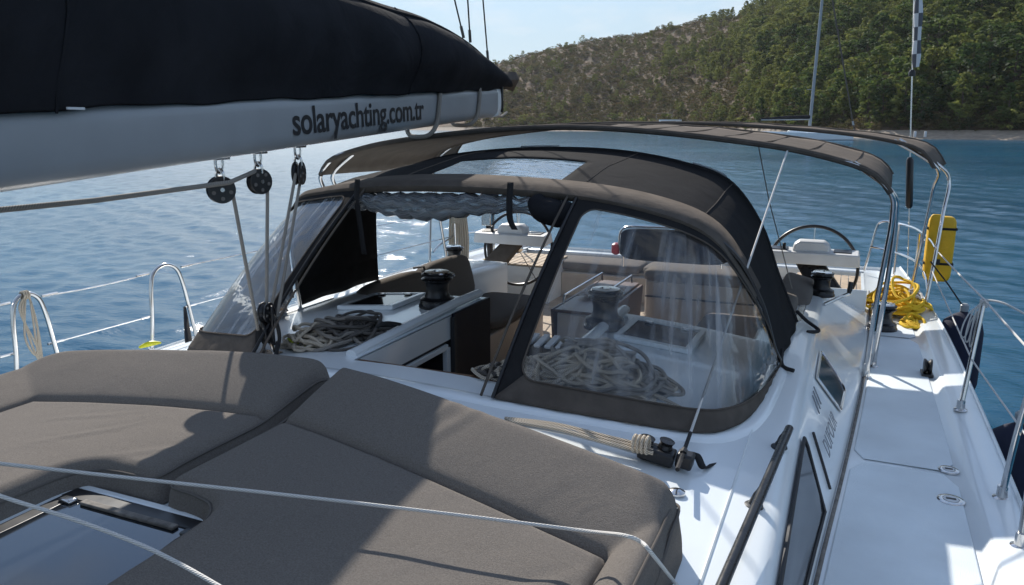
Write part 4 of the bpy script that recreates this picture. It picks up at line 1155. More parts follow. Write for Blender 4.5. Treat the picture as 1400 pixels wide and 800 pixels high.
# the rolled up middle window hanging below the front hoop
roll = []; rad = []
for k in range(41):
    t = k / 40; i = IL1 - 2 + (IR0 - IL1 + 2) * t; lo = int(i); p = A1[lo].lerp(A1[min(lo + 1, NT - 1)], i - lo)
    sag = math.sin(math.pi * min(1, max(0, (t - 0.02) / 0.74))) ** 1.3 if t < 0.76 else 0.0
    roll.append(p + Vector((0, -0.03, -0.078 - 0.036 * sag + 0.008 * math.sin(k * 1.9)))); rad.append(0.036 + 0.036 * sag + 0.004 * math.sin(k * 1.7))
ro = MB().tube(roll, rad, 14).build('rolled_window', M['vinyl_roll'], hood)
for j in range(3):
    rr_ = [0.35 * x for x in rad]
    MB().tube([p + Vector((0, 0.03 * math.cos(j * 2 + k * 0.2), 0.03 * math.sin(j * 2.1 + k * 0.25))) for k, p in enumerate(roll)], [0.5 * x for x in rad], 10).build('roll_turn', M['vinyl_roll'], ro)
MB().tube(catmull([roll[35] + Vector((0, 0, 0.04)), roll[36] + Vector((0, -0.02, 0.0)), roll[38] + Vector((0, -0.03, -0.02)), roll[40] + Vector((-0.02, -0.03, -0.03)), roll[40] + Vector((0.01, -0.01, 0.03))], 6), [0.032 + 0.036 * math.sin(math.pi * min(1, k / 24 * 0.85 + 0.12)) for k in range(25)], 10).build('loose_fold', M['bag'], hood)
for k, ln in ((4, 0.34), (32, 0.16)):
    p = roll[k]; lo = [p + Vector((0, -0.085, 0.12)), p + Vector((0.0, -0.10, 0.02)), p + Vector((0.0, -0.09, -0.06)), p + Vector((0.02, -0.08, 0.05 - ln))]
    MB().loft([[q_ + Vector((-0.016, 0, 0)), q_ + Vector((0.016, 0, 0))] for q_ in catmull(lo, 5)]).build('roll_strap', M['webbing'], hood, solid=0.004)
# straps and lashings at the foot of the hood
for pts in ([(1.56, 5.03, 1.80), (1.62, 5.05, 1.74), (1.70, 4.98, 1.70), (1.64, 4.86, 1.715)], [(1.55, 4.1, 1.80), (1.56, 4.0, 1.745), (1.62, 3.96, 1.735)], [(-0.72, 2.88, 1.90), (-0.66, 2.80, 1.845), (-0.55, 2.78, 1.842), (-0.50, 2.70, 1.845)]):
    MB().tube(catmull(pts, 8), 0.011, 6).build('tie_down', M['webbing'], hood)
MB().tube(catmull([(1.05, 3.62, 2.52), (1.31, 3.66, 2.38), (1.45, 3.80, 2.12), (1.52, 3.92, 1.86), (1.55, 4.02, 1.76)], 8), 0.012, 6).build('piping', M['black'], hood)
# shaded inner side curtain seen beyond the left window
MB().loft([[A1[i].lerp(A2[i], s / 8) + Vector((0.02, 0, 0)) for i in range(4, 22)] for s in range(0, 9)]).build('side_curtain', M['canvas'], hood, solid=0.004)

# ------------------------------------------------------------------ bimini
def arch(half, n=61):
    P = [Vector((-x, y, z)) for x, y, z in half[:-1]] + [Vector(half[-1])] + [Vector((x, y, z)) for x, y, z in half[:-1][::-1]]
    return resample(catmull(P, 8), n)


F1 = arch([(2.02, 4.98, 2.56), (1.92, 4.96, 2.67), (1.72, 4.96, 2.745), (1.33, 4.96, 2.825), (0.6, 4.96, 2.905), (0, 4.96, 2.93)])
F2 = arch([(2.10, 6.86, 2.56), (2.02, 6.86, 2.66), (1.82, 6.86, 2.745), (1.4, 6.86, 2.835), (0.65, 6.86, 2.92), (0, 6.86, 2.945)])
F3 = arch([(2.42, 7.22, 2.60), (2.30, 7.22, 2.745), (2.0, 7.22, 2.83), (1.5, 7.22, 2.895), (0.7, 7.22, 2.95), (0, 7.22, 2.96)])
F4 = arch([(2.60, 8.35, 2.58), (2.48, 8.35, 2.745), (2.2, 8.35, 2.83), (1.6, 8.35, 2.90), (0.8, 8.35, 2.955), (0, 8.35, 2.965)])


def canopy(a, b, root, n=10, sag=0.02, keep=None):
    rows = []
    for s in range(n + 1):
        t = s / n; rows.append([a[i].lerp(b[i], t) + Vector((0, 0, -sag * math.sin(math.pi * t) + 0.004 * math.sin(i * 1.1 + s))) for i in range(61)])
    return MB().loft(rows, keep=keep).build('canopy', M['bimini'], root, solid=0.008, angle=60)


bm1 = thing('bimini', (0, 5.3, 1.36), 'front taupe bimini strip on polished steel hoops just aft of the sprayhood', 'bimini')
canopy(F1, F2, bm1, 8, 0.012)
MB().tube(F1, 0.019, 8).build('front_hem', M['canvas_trim'], bm1); MB().tube(F2, 0.015, 8).build('aft_hem', M['canvas_trim'], bm1)
for i in range(4, 58, 4):
    MB().tube([F1[i].lerp(F2[i], s / 4) + Vector((0, 0, 0.006 - 0.012 * math.sin(math.pi * s / 4))) for s in range(5)], 0.004, 5).build('seam', M['canvas_trim'], bm1)
for sgn in (-1, 1):
    top = F1[60] if sgn > 0 else F1[0]
    pts = [F1[54] if sgn > 0 else F1[6], F1[57] if sgn > 0 else F1[3], top, Vector((sgn * 2.045, 5.06, 2.42)), Vector((sgn * 2.035, 5.10, 2.2)), Vector((sgn * 2.01, 5.18, 1.8)), Vector((sgn * 2.0, 5.24, 1.36))]
    MB().tube(catmull(pts, 6), 0.0155, 10).build('hoop_tube', M['steel'], bm1)
    pts2 = [F1[56].lerp(F2[56], 0.09) if sgn > 0 else F1[4].lerp(F2[4], 0.09), F1[60].lerp(F2[60], 0.09) if sgn > 0 else F1[0].lerp(F2[0], 0.09), Vector((sgn * 2.075, 5.26, 2.40)), Vector((sgn * 2.07, 5.34, 2.0)), Vector((sgn * 2.045, 5.50, 1.37))]
    MB().tube(catmull(pts2, 6), 0.0155, 10).build('hoop_tube', M['steel'], bm1)
    for yy, xx in ((5.24, 2.0), (5.50, 2.045)):
        MB().lathe([(0.032, 0), (0.032, 0.008), (0.022, 0.012), (0.020, 0.09), (0.0165, 0.095)], Matrix.Translation((sgn * xx, yy, 1.353)), 16).build('foot_socket', M['steel'], bm1)
bm2 = thing('bimini', (0, 7.2, 1.36), 'aft taupe bimini panel over the helm positions near the stern', 'bimini')
canopy(F3, F4, bm2, 8, 0.015)
MB().tube(F3, 0.016, 8).build('front_hem', M['canvas_trim'], bm2); MB().tube(F4, 0.016, 8).build('aft_hem', M['canvas_trim'], bm2)
for sgn in (-1, 1):
    k = 60 if sgn > 0 else 0; k2 = 55 if sgn > 0 else 5
    MB().tube(catmull([F4[k2].lerp(F3[k2], 0.5), F4[k].lerp(F3[k], 0.5), Vector((sgn * 2.60, 7.82, 2.45)), Vector((sgn * 2.575, 7.72, 2.2)), Vector((sgn * 2.54, 7.6, 1.8)), Vector((sgn * 2.50, 7.5, 1.40))], 6), 0.0155, 10).build('hoop_tube', M['steel'], bm2)
    MB().tube(catmull([F3[k2].lerp(F4[k2], 0.15), F3[k].lerp(F4[k], 0.18), Vector((sgn * 2.46, 7.55, 2.4)), Vector((sgn * 2.43, 7.6, 2.0)), Vector((sgn * 2.38, 7.70, 1.39))], 6), 0.0155, 10).build('hoop_tube', M['steel'], bm2)
    for xx, yy in ((2.50, 7.5), (2.38, 7.70)):
        MB().lathe([(0.030, 0), (0.030, 0.008), (0.020, 0.012), (0.018, 0.06)], Matrix.Translation((sgn * xx, yy, 1.385)), 14).build('foot_socket', M['steel'], bm2)
for dx in (2.28, 2.36): MB().box((dx, 7.66, 2.865), (0.02, 0.03, 0.05)).build('hoop_clip', M['white'], bm2, bevel=0.004)

# ------------------------------------------------------------------ winches
def winch(p, h, label, grp='winches', handle=None):
    t = thing('winch', p, label, 'winch', grp); k = h / 0.20; T = Matrix.Translation(p) @ Matrix.Scale(k, 4)
    MB().lathe([(0.105, 0), (0.105, 0.012), (0.098, 0.020), (0.096, 0.045), (0.090, 0.050)], T, 28).build('winch_base', M['blackmetal'], t)
    MB().lathe([(0.089, 0.050), (0.072, 0.058), (0.062, 0.080), (0.061, 0.110), (0.068, 0.138), (0.074, 0.144)], T, 28).build('drum', M['black'], t)
    MB().lathe([(0.074, 0.146), (0.086, 0.152), (0.088, 0.158), (0.070, 0.164), (0.070, 0.170), (0.088, 0.176), (0.087, 0.184), (0.076, 0.190)], T, 28).build('self_tailer', M['blackmetal'], t)
    MB().lathe([(0.075, 0.190), (0.070, 0.198), (0.030, 0.200), (0.028, 0.190), (0.001, 0.190)], T, 24).build('winch_cap', M['steel'] if handle is None else M['black'], t)
    rot = Matrix.Rotation(0.7, 3, 'Z')
    MB().box(Vector(p) + Vector((0.045, 0.06, 0.172)) * k, (0.05 * k, 0.07 * k, 0.012 * k), rot).build('feeder_arm', M['steel'], t, bevel=0.003)
    return t


winch(Vector((-0.50, 4.10, roof(0.5) + 0.0)), 0.225, 'black winch beside the coiled dark ropes, left of the open companionway')
winch(Vector((0.60, 4.05, roof(0.6))), 0.225, 'black winch seen through the clear sprayhood window')
winch(Vector((1.66, 6.55, 1.60)), 0.20, 'black winch on the coaming in front of the right hand helm')
winch(Vector((2.13, 6.60, 1.355)), 0.215, 'black winch on the side deck under the yellow rope')
winch(Vector((-1.68, 6.55, 1.60)), 0.20, 'black winch with bright top beyond the left cockpit backrest')
# winch handle lying on the coaming
p = Vector((1.70, 5.86, 1.675)); t = thing('winch_crank', p, 'steel winch handle lying on the coaming beside the bimini hoop', 'winch handle')
MB().tube([p, p + Vector((0.10, 0.16, 0.03)), p + Vector((0.17, 0.28, 0.045))], 0.013, 8).build('arm', M['steel'], t)
MB().tube([p + Vector((0.16, 0.26, 0.04)), p + Vector((0.165, 0.27, 0.075)), p + Vector((0.17, 0.28, 0.13))], [0.012, 0.019, 0.017], 10).build('grip', M['black'], t)

# ------------------------------------------------------------------ helms
def helm(sgn, label):
    top = Vector((sgn * 1.52, 7.60, 1.68)); t = thing('helm', Vector((sgn * 1.85, 7.35, 1.2)), label, 'helm', 'twin helms at the stern')
    bot = Vector((sgn * 1.88, 7.32, 1.20)); ax = (bot - top).normalized()
    rows = []
    for k, (w, d) in enumerate(((0.13, 0.05), (0.14, 0.055), (0.15, 0.06), (0.16, 0.065))):
        c = top.lerp(bot, k / 3); rows.append([c + Vector((a * w, b * d, 0)) for a, b in ((-1, -0.6), (-0.8, -1), (0.8, -1), (1, -0.6), (1, 0.6), (0.8, 1), (-0.8, 1), (-1, 0.6))])
    MB().loft(rows, closed=True, caps=True).build('pedestal', M['canvas_trim'] if sgn < 0 else M['blackmetal'], t, bevel=0.006)  # right pedestal black: its shaded side is put into the colour
    for k in range(5):
        MB().lathe([(0.010, 0), (0.010, 0.006), (0.001, 0.007)], Matrix.Translation(top + Vector((-0.06 + 0.03 * k + sgn * 0.03, -0.056, -0.03 - 0.02 * (k % 2)))) @ Matrix.Rotation(R(90), 4, 'X'), 10).build('screw', M['steel'], t)
    pod = MB(); prof = [(-0.42, -0.055), (0.42, -0.055), (0.425, -0.03), (0.41, 0.055), (-0.41, 0.055), (-0.425, -0.03)]
    pod.loft([[Vector((top.x + a, y, top.z + 0.055 + b + 0.02 * s)) for a, b in prof] for s, y in ((0, 7.50), (0.3, 7.54), (1, 7.72))], closed=True, caps=True)
    pod.build('instrument_pod', M['white'], t, bevel=0.010)
    hum = MB().loft([[Vector((top.x + a * k, y, top.z + 0.11 + z * k)) for a, z in ((-0.17, 0), (0.17, 0), (0.155, 0.07), (0.11, 0.105), (-0.11, 0.105), (-0.155, 0.07))] for k, y in ((0.92, 7.54), (1.0, 7.58), (1.0, 7.70))], closed=True, caps=True)
    hum.build('compass_cover', M['white'], t, bevel=0.012)
    for xx in (-0.28, 0.27): MB().box((top.x + xx, 7.62, top.z + 0.125), (0.15, 0.12, 0.012), Matrix.Rotation(0.1, 3, 'X')).build('display', M['black'], t, bevel=0.003)
    MB().box((top.x - 0.24, 7.60, top.z + 0.15), (0.03, 0.03, 0.06)).build('throttle_knob', M['black'], t, bevel=0.006)
    c = Vector((sgn * 1.53, 7.78, 1.60)); rim = 0.405; tilt = Matrix.Rotation(R(-8), 3, 'X')
    w = MB().tube([c + tilt @ Vector((rim * math.cos(a), 0, rim * math.sin(a))) for a in np.linspace(0, 2 * math.pi, 65)[:-1]], 0.0155, 8, closed=True).build('wheel', M['black'], t)
    for k in range(5):
        a = k * 1.2566 + R(90); MB().tube([c, c + tilt @ Vector((rim * math.cos(a), 0, rim * math.sin(a)))], 0.006, 6).build('spoke', M['steel'], w)
    MB().lathe([(0.05, -0.03), (0.055, 0), (0.03, 0.03)], Matrix.Translation(c) @ Matrix.Rotation(R(82), 4, 'X'), 16).build('hub', M['steel'], w)
    return t


helm(-1, 'left hand helm, white pod and black wheel seen through the open middle of the sprayhood')
helm(1, 'right hand helm, white pod and black wheel beyond the canvas side of the sprayhood')

# ------------------------------------------------------------------ cockpit cushions, table, stern
def pillow(name, c, size, rotm, m, parent=None, origin=None, puff=0.4):
    """soft padded block: superellipsoid with seam"""
    mb = MB(); n1, n2 = 14, 28; vs = []
    rows = []
    for i in range(n1 + 1):
        a = -math.pi / 2 + math.pi * i / n1; row = []
        for j in range(n2):
            b = 2 * math.pi * j / n2
            f = lambda v, e: math.copysign(abs(v) ** e, v)
            p = Vector((f(math.cos(a), puff * 1.4) * f(math.cos(b), 0.28), f(math.cos(a), puff * 1.4) * f(math.sin(b), 0.28), f(math.sin(a), puff)))
            row.append(Vector(c) + rotm @ Vector((p.x * size[0] / 2, p.y * size[1] / 2, p.z * size[2] / 2)))
        rows.append(row)
    return mb.loft(rows, closed=True).build(name, m, parent, origin=origin, angle=70)


I3 = Matrix.Identity(3)
t = thing('seat_cushion', (-1.06, 5.7, 1.27), 'taupe seat cushion on the left cockpit bench, half in sun', 'cushion', 'cockpit cushions')
pillow('pad', (-1.05, 4.98, 1.325), (0.60, 1.06, 0.11), I3, M['cushion'], t); pillow('pad', (-1.05, 6.08, 1.325), (0.60, 1.10, 0.11), I3, M['cushion'], t)
t = thing('back_cushion', (-1.36, 5.6, 1.38), 'thick taupe backrest cushion along the left cockpit coaming', 'cushion', 'cockpit cushions')
rb = Matrix.Rotation(R(-14), 3, 'Y')
pillow('pad', (-1.41, 5.05, 1.575), (0.18, 0.88, 0.42), rb, M['cushion'], t); pillow('pad', (-1.41, 5.88, 1.585), (0.18, 0.80, 0.42), rb, M['cushion'], t)
MB().tube([(-1.33, 5.48, 1.40), (-1.34, 5.48, 1.60), (-1.40, 5.48, 1.79), (-1.50, 5.48, 1.77)], 0.010, 6).build('strap', M['webbing'], t)
t = thing('seat_cushion', (1.06, 5.7, 1.27), 'taupe seat cushion on the right cockpit bench, behind the clear window', 'cushion', 'cockpit cushions')
pillow('pad', (1.05, 4.98, 1.325), (0.60, 1.06, 0.11), I3, M['cushion'], t); pillow('pad', (1.05, 6.08, 1.325), (0.60, 1.10, 0.11), I3, M['cushion'], t)
t = thing('back_cushion', (1.36, 5.6, 1.38), 'taupe backrest cushion along the right cockpit coaming, its rounded end showing past the sprayhood', 'cushion', 'cockpit cushions')
pillow('pad', (1.42, 5.30, 1.60), (0.18, 0.92, 0.42), rb.inverted(), M['cushion'], t); pillow('pad', (1.46, 6.40, 1.58), (0.26, 1.1, 0.28), rb.inverted(), M['cushion'], t)
# transverse sofa at the aft end of the cockpit, on the right of the table
t = thing('sofa', (0.62, 7.0, 0.9), 'beige cockpit sofa with dark cushions behind the table', 'sofa')
MB().box((0.62, 7.05, 1.22), (1.0, 0.20, 0.62)).build('sofa_back', M['seatface'], t, bevel=0.02)
MB().box((0.62, 6.938, 1.38), (0.98, 0.012, 0.014)).build('panel_joint', M['darkgap'], t)
pillow('top_cushion', (0.62, 7.08, 1.575), (1.05, 0.30, 0.13), I3, M['cushion'], t)
pillow('top_cushion', (0.62, 7.30, 1.56), (1.05, 0.22, 0.10), I3, M['cushion'], t)
# cockpit table
t = thing('cockpit_table', (-0.12, 6.3, 0.9), 'cockpit table with folded wooden leaves seen through the clear window', 'table')
MB().box((-0.10, 6.25, 1.20), (0.34, 1.25, 0.56)).build('table_body', M['white'], t, bevel=0.02)
MB().box((-0.10, 6.25, 1.495), (0.36, 1.30, 0.025)).build('table_top', M['wood'], t, bevel=0.005)
for sx in (-1, 1): MB().box((-0.10 + sx * 0.20, 6.25, 1.30), (0.022, 1.25, 0.40), Matrix.Rotation(sx * 0.06, 3, 'Y')).build('table_leaf', M['wood'], t, bevel=0.005)
MB().tube([(-0.24, 5.7, 1.53), (-0.24, 5.72, 1.60), (-0.24, 6.75, 1.60), (-0.24, 6.77, 1.53)], 0.010, 8).build('grab_rail', M['steel'], t)
MB().tube([(0.04, 5.7, 1.53), (0.04, 5.72, 1.60), (0.04, 6.75, 1.60), (0.04, 6.77, 1.53)], 0.010, 8).build('grab_rail', M['steel'], t)
# something bright folded on the table: a patterned towel
mt = mat('patterned_towel', (0.62, 0.30, 0.20), 0.95, var=0.6, vscale=22, var2=(0.75, 0.74, 0.72))
rows = []
for i in range(19):
    rows.append([Vector((-0.24 + 0.022 * j + 0.008 * math.sin(i), 6.05 + 0.026 * i, 1.515 + 0.016 * abs(math.sin(i * 0.9 + j * 0.5)) + 0.012)) for j in range(15)])
tag(MB().loft(rows).build('towel', mt, None, origin=(-0.1, 6.2, 1.51), solid=0.008), 'red and white patterned towel lying on the cockpit table', 'towel')
# stern bench and the padded panel above it
t = thing('stern_bench', (-0.35, 8.95, 1.2), 'long beige cushioned bench across the stern between the helms', 'bench')
MB().box((-0.35, 8.80, 1.16), (2.4, 0.04, 0.14)).build('bench_front', M['seatface'], t, bevel=0.008)
pillow('bench_cushion', (-0.95, 8.95, 1.27), (1.15, 0.52, 0.12), I3, M['cushion'], t); pillow('bench_cushion', (0.22, 8.95, 1.27), (1.15, 0.52, 0.12), I3, M['cushion'], t)
t = thing('padded_panel', (0.0, 8.75, 1.39), 'dark padded panel with rounded ends standing across the stern', 'padded panel')
pillow('panel', (0.03, 8.62, 1.60), (1.24, 0.12, 0.37), I3, M['bag'], t, puff=0.3)
MB().tube(catmull([Vector((0.03 + a, 8.66, 1.60 + b)) for a, b in ((-0.62, -0.14), (-0.65, 0), (-0.60, 0.17), (-0.3, 0.20), (0.3, 0.20), (0.60, 0.17), (0.65, 0), (0.62, -0.14))], 6), 0.014, 8).build('rail', M['steel'], t)
for xx in (-0.56, 0.56): MB().tube([(xx, 8.66, 1.32), (xx, 8.66, 1.45)], 0.014, 8).build('rail_foot', M['steel'], t)
p = Vector((-0.66, 8.68, 1.52)); tag(MB().lathe([(0.02, -0.07), (0.05, -0.05), (0.055, 0), (0.05, 0.05), (0.02, 0.07)], Matrix.Translation(p), 16).build('rescue_light', mat('red_plastic', (0.45, 0.03, 0.04), 0.4, var=0.1), None, origin=p), 'small red and white rescue light beside the dark backrest panel', 'rescue light')

# ------------------------------------------------------------------ black handrail on the coachroof
h0, h1 = at(985, 806, z=1.79), at(1079, 586, z=1.79); hd = (h1 - h0)
t = thing('handrail', h1 + Vector((0, 0, -0.06)), 'long black tubular handrail along the edge of the coachroof', 'handrail')
MB().tube([h0 - hd * 0.9, h0, h1], 0.0165, 12).build('rail', M['blackmetal'], t)
for f in (0.975, 0.53, 0.0, -0.6):
    p = h0 + hd * f; MB().tube(catmull([p, p + Vector((-0.015, 0, -0.03)), p + Vector((-0.028, 0, -0.066))], 4), [0.015] * 4 + [0.017] * 3 + [0.019] * 2, 10).build('rail_foot', M['black'], t)
    MB().lathe([(0.032, 0), (0.030, 0.008), (0.018, 0.012)], Matrix.Translation(p + Vector((-0.028, 0, -0.073))), 16).build('foot_plate', M['black'], t)

# ------------------------------------------------------------------ stanchions and lifelines
def hoop_stanchion(sgn, y0, y1, label, lean=0.03):
    xg = sgn * (beam((y0 + y1) / 2) - 0.07); t = thing('stanchion', (xg, (y0 + y1) / 2, 1.40), label, 'stanchion', 'stanchions along the rail'); h = 0.60; w = y1 - y0
    P = [(0, y0 - 0.02, 0), (0.3, y0 + w * 0.06, 0.25), (0.7, y0 + w * 0.13, 0.45), (0.95, y0 + w * 0.24, 0.56), (1.0, y0 + w * 0.5, h), (0.95, y0 + w * 0.76, 0.56), (0.7, y0 + w * 0.87, 0.45), (0.3, y0 + w * 0.95, 0.25), (0, y1 + 0.02, 0)]
    MB().tube(catmull([Vector((xg + sgn * lean * a, y, 1.39 + z)) for a, y, z in P], 6), 0.0135, 10).build('tube_hoop', M['steel'], t)
    for y in (y0 - 0.02, y1 + 0.02):
        MB().lathe([(0.035, 0), (0.035, 0.006), (0.022, 0.012), (0.020, 0.06)], Matrix.Translation((xg, y, 1.388)), 16).build('foot_socket', M['steel'], t)
    return xg


xl = -(beam(3) - 0.07)
hoop_stanchion(-1, 2.72, 2.99, 'steel gate stanchion with a beige line hung on it, nearest on the left rail')
hoop_stanchion(-1, 3.68, 4.05, 'steel gate stanchion beside the black strap, second on the left rail')
hoop_stanchion(1, 3.20, 3.58, 'steel gate stanchion cut by the right edge of the picture')
r1b, r1t = at(1313, 560, z=1.40), at(1346, 410, y=4.86)
t = thing('stanchion', r1b, 'single leaning steel stanchion on the right rail with white line tied round its top', 'stanchion', 'stanchions along the rail')
MB().tube([r1b, r1b.lerp(r1t, 0.5), r1t], 0.0135, 10).build('tube_post', M['steel'], t)
MB().lathe([(0.035, 0), (0.035, 0.006), (0.022, 0.012), (0.020, 0.06)], Matrix.Translation(r1b - Vector((0, 0, 0.004))), 16).build('foot_socket', M['steel'], t)
for k, (yy, xx) in enumerate(((6.2, -2.50), (8.0, -2.42))):
    t = thing('stanchion', (xx, yy, 1.40), ('single steel stanchion beyond the left window of the sprayhood', 'single steel stanchion by the left helm')[k], 'stanchion', 'stanchions along the rail')
    MB().tube([(xx, yy, 1.39), (xx - 0.02, yy, 2.0)], 0.0125, 8).build('tube_post', M['steel'], t)


def wire(name, P, r, m, label, cat='lifeline', n=6):
    P = [Vector(p) for p in P]
    return tag(MB().tube(catmull(P, n), r, 6).build(name, m, None, origin=P[0]), label, cat)


def sagrun(P, sag):
    out = []
    for a, b in zip(P, P[1:]):
        a, b = Vector(a), Vector(b)
        for k in range(6): f = k / 6; out.append(a.lerp(b, f) + Vector((0, 0, -sag * 4 * f * (1 - f))))
    out.append(Vector(P[-1])); return out


xs = xl - 0.03
for z, nm in ((1.955, 'upper'), (1.66, 'lower')):
    P = sagrun([(xs, -2, z), (xs, 2.78, z), ], 0.02) ; mb = MB()
    for a, b, sg in (((-2.55, -2, z), (xs, 2.76, z), 0.02), ((xs, 2.95, z), (xs, 3.72, z), 0.012 if nm == 'upper' else 0.0), ((xs, 4.0, z), (-2.52, 6.2, z), 0.0), ((-2.52, 6.2, z), (-2.44, 8.0, z), 0.0)):
        mb.tube(sagrun([a, b], sg), 0.0048, 6)
        for e, f in ((Vector(a), Vector(b)), (Vector(b), Vector(a))):
            dr = (f - e).normalized(); mb.tube([e, e + dr * 0.10], 0.0085, 6)
    tag(mb.build('lifeline', M['steel'], None, origin=(xs, 2.8, z)), nm + ' steel lifeline wire along the left rail', 'lifeline')
# right rail: white rope lifelines
ptop = at(1283, 345, y=7.55); pmid = Vector((2.52, 7.52, 1.70))
tag(MB().tube(sagrun([ptop, r1t, Vector((2.60, 3.40, 1.985)), Vector((2.6, 0.5, 2.0))], 0.004), 0.0055, 6).build('lifeline', M['rope_white'], None, origin=r1t), 'upper white lifeline along the right rail', 'lifeline')
rm_ = r1b.lerp(r1t, 0.46)
tag(MB().tube(sagrun([pmid, rm_, Vector((2.57, 3.40, 1.69)), Vector((2.57, 0.5, 1.7))], 0.003), 0.0045, 6).build('lifeline', M['rope_white'], None, origin=rm_), 'lower white lifeline along the right rail', 'lifeline')
# loose white line hitched round the right stanchion
mb = MB()
for k in range(4):
    s = (k - 1.5) * 0.020; top = r1t + Vector((0.0, 0.0, -0.012 * k)); dz = 0.13 + 0.035 * ((k * 7) % 4)
    mb.tube(catmull([top + Vector((0.02, 0, 0)), top + Vector((-0.035 - s * 0.5, -0.03, -0.015)), top + Vector((-0.055 - s, -0.035, -dz * 0.5)), top + Vector((-0.060 - s * 1.2, -0.03, -dz)), top + Vector((-0.045 - s * 0.9, -0.02, -dz - 0.012)), top + Vector((-0.030 - s * 0.6, -0.005, -dz * 0.5)), top + Vector((0.0, 0.02, 0.0))], 6), 0.0042, 6)
for k in range(4): mb.tube([r1t + Vector((0.017 * math.cos(a), 0.017 * math.sin(a), -0.004 - 0.011 * k)) for a in np.linspace(0, 6.28, 15)[:-1]], 0.006, 6, closed=True)
mb.tube(catmull([r1t, r1t + Vector((0.08, -0.08, 0.005)), r1t + Vector((0.20, -0.12, -0.05))], 6), 0.006, 6)
tag(mb.build('tied_line', M['rope_white'], None, origin=r1t), 'white line hitched and looped round the right stanchion top', 'rope')
# beige line on the first left hoop
mb = MB(); c = Vector((xs + 0.01, 2.85, 1.985))
for k in range(3):
    s = 0.03 * k; mb.tube(catmull([c, c + Vector((0.02, -0.03 - s * 0.5, -0.08)), c + Vector((0.02, -0.05 + s, -0.25 - s)), c + Vector((0.02, 0.0 + s * 0.5, -0.36 - s)), c + Vector((0.02, 0.03, -0.2)), c + Vector((0.01, 0.01, 0.0))], 6), 0.006, 6)
for k in range(3): mb.tube([c + Vector((0.022 * math.cos(a), -0.02 + 0.014 * k, 0.022 * math.sin(a))) for a in np.linspace(0, 6.28, 13)[:-1]], 0.006, 6, closed=True)
mb.tube([c + Vector((0.02, 0.01, -0.05)), c + Vector((0.02, 0.01, -0.5))], 0.006, 6)
tag(mb.build('hanging_line', M['rope_beige'], None, origin=c), 'beige line tied over the nearest left gate stanchion', 'rope')
# black strap and yellow thing by the second left hoop
p = Vector((xs + 0.01, 3.99, 1.66))
tag(MB().tube([p, p + Vector((0.20, -0.18, -0.16)), p + Vector((0.34, -0.30, -0.30))], [0.010, 0.024, 0.020], 8).build('strap', M['webbing'], None, origin=p), 'black padded strap running down from the second left gate stanchion', 'strap')
p = at(205, 470, x=-2.36); tag(MB().tube(catmull([p + Vector((-0.02, -0.07, -0.01)), p + Vector((0, 0, 0.0)), p + Vector((0.02, 0.07, -0.01))], 5), [0.006, 0.010, 0.013, 0.016, 0.018, 0.018, 0.017, 0.015, 0.012, 0.009, 0.006], 10).build('yellow_buoy', mat('lime_yellow_plastic', (0.62, 0.60, 0.02), 0.45, var=0.1), None, origin=p), 'small lime yellow float lying by the left rail', 'float')

# pushpit rails at the stern
def pushpit(sgn, label):
    t = thing('pushpit', (sgn * 2.3, 8.9, 1.40), label, 'guard rail', 'guard rails at the stern')
    q = lambda a, y, z: Vector((sgn * a, y, z))
    MB().tube(catmull([q(2.02, 9.05, 1.40), q(2.06, 9.05, 1.62), q(2.10, 9.06, 1.86), q(2.14, 9.04, 1.935), q(2.24, 8.95, 1.945), q(2.40, 8.6, 1.945), q(2.47, 8.2, 1.94), q(2.51, 7.8, 1.93), q(2.53, 7.56, 1.90)], 6), 0.0125, 8).build('top_rail', M['steel'], t)
    MB().tube(catmull([q(2.06, 9.05, 1.66), q(2.20, 8.95, 1.655), q(2.36, 8.65, 1.65), q(2.46, 8.2, 1.65), q(2.50, 7.8, 1.60), q(2.51, 7.6, 1.52)], 6), 0.011, 8).build('mid_rail', M['steel'], t)
    for x, y in ((2.30, 8.80), (2.44, 8.15)):
        MB().tube([q(x, y, 1.39), q(x, y, 1.945)], 0.0125, 8).build('post', M['steel'], t)
        MB().lathe([(0.03, 0), (0.03, 0.006), (0.018, 0.012)], Matrix.Translation(q(x, y, 1.392)), 14).build('foot_socket', M['steel'], t)
    return t


pushpit(1, 'steel guard rail round the right stern corner behind the yellow rope')
pushpit(-1, 'steel guard rail round the left stern corner')

# hank of rope, strap and outboard gear seen between left helm and side curtain
c = Vector((-2.42, 8.05, 1.99)); mb = MB()
for k in range(9):
    a = (k - 4) * 0.018; d_ = 0.62 + 0.05 * math.sin(k * 2.3)
    mb.tube(catmull([c + Vector((a, 0, 0.02)), c + Vector((a * 1.4 + 0.03, -0.05, -0.10)), c + Vector((a * 1.7 + 0.03, -0.04, -d_ * 0.6)), c + Vector((a * 1.6 + 0.02, -0.02, -d_)), c + Vector((a * 1.5 - 0.01, 0.03, -d_ * 0.6)), c + Vector((a, 0.03, -0.1)), c + Vector((a, 0, 0.02))], 5), 0.012, 6)
for k in range(4): mb.tube([c + Vector((0.09 * math.cos(a), 0.06 * math.sin(a), -0.10 - 0.024 * k)) for a in np.linspace(0, 6.28, 17)[:-1]], 0.012, 6, closed=True)
tag(mb.build('rope_hank', M['rope_beige'], None, origin=c), 'thick pale rope hank hung on the stern rail, seen left of the helm', 'rope')
p = Vector((-2.10, 8.25, 1.40)); t = thing('outboard_motor', p, 'dark small outboard motor clamped on the left stern rail', 'outboard motor')
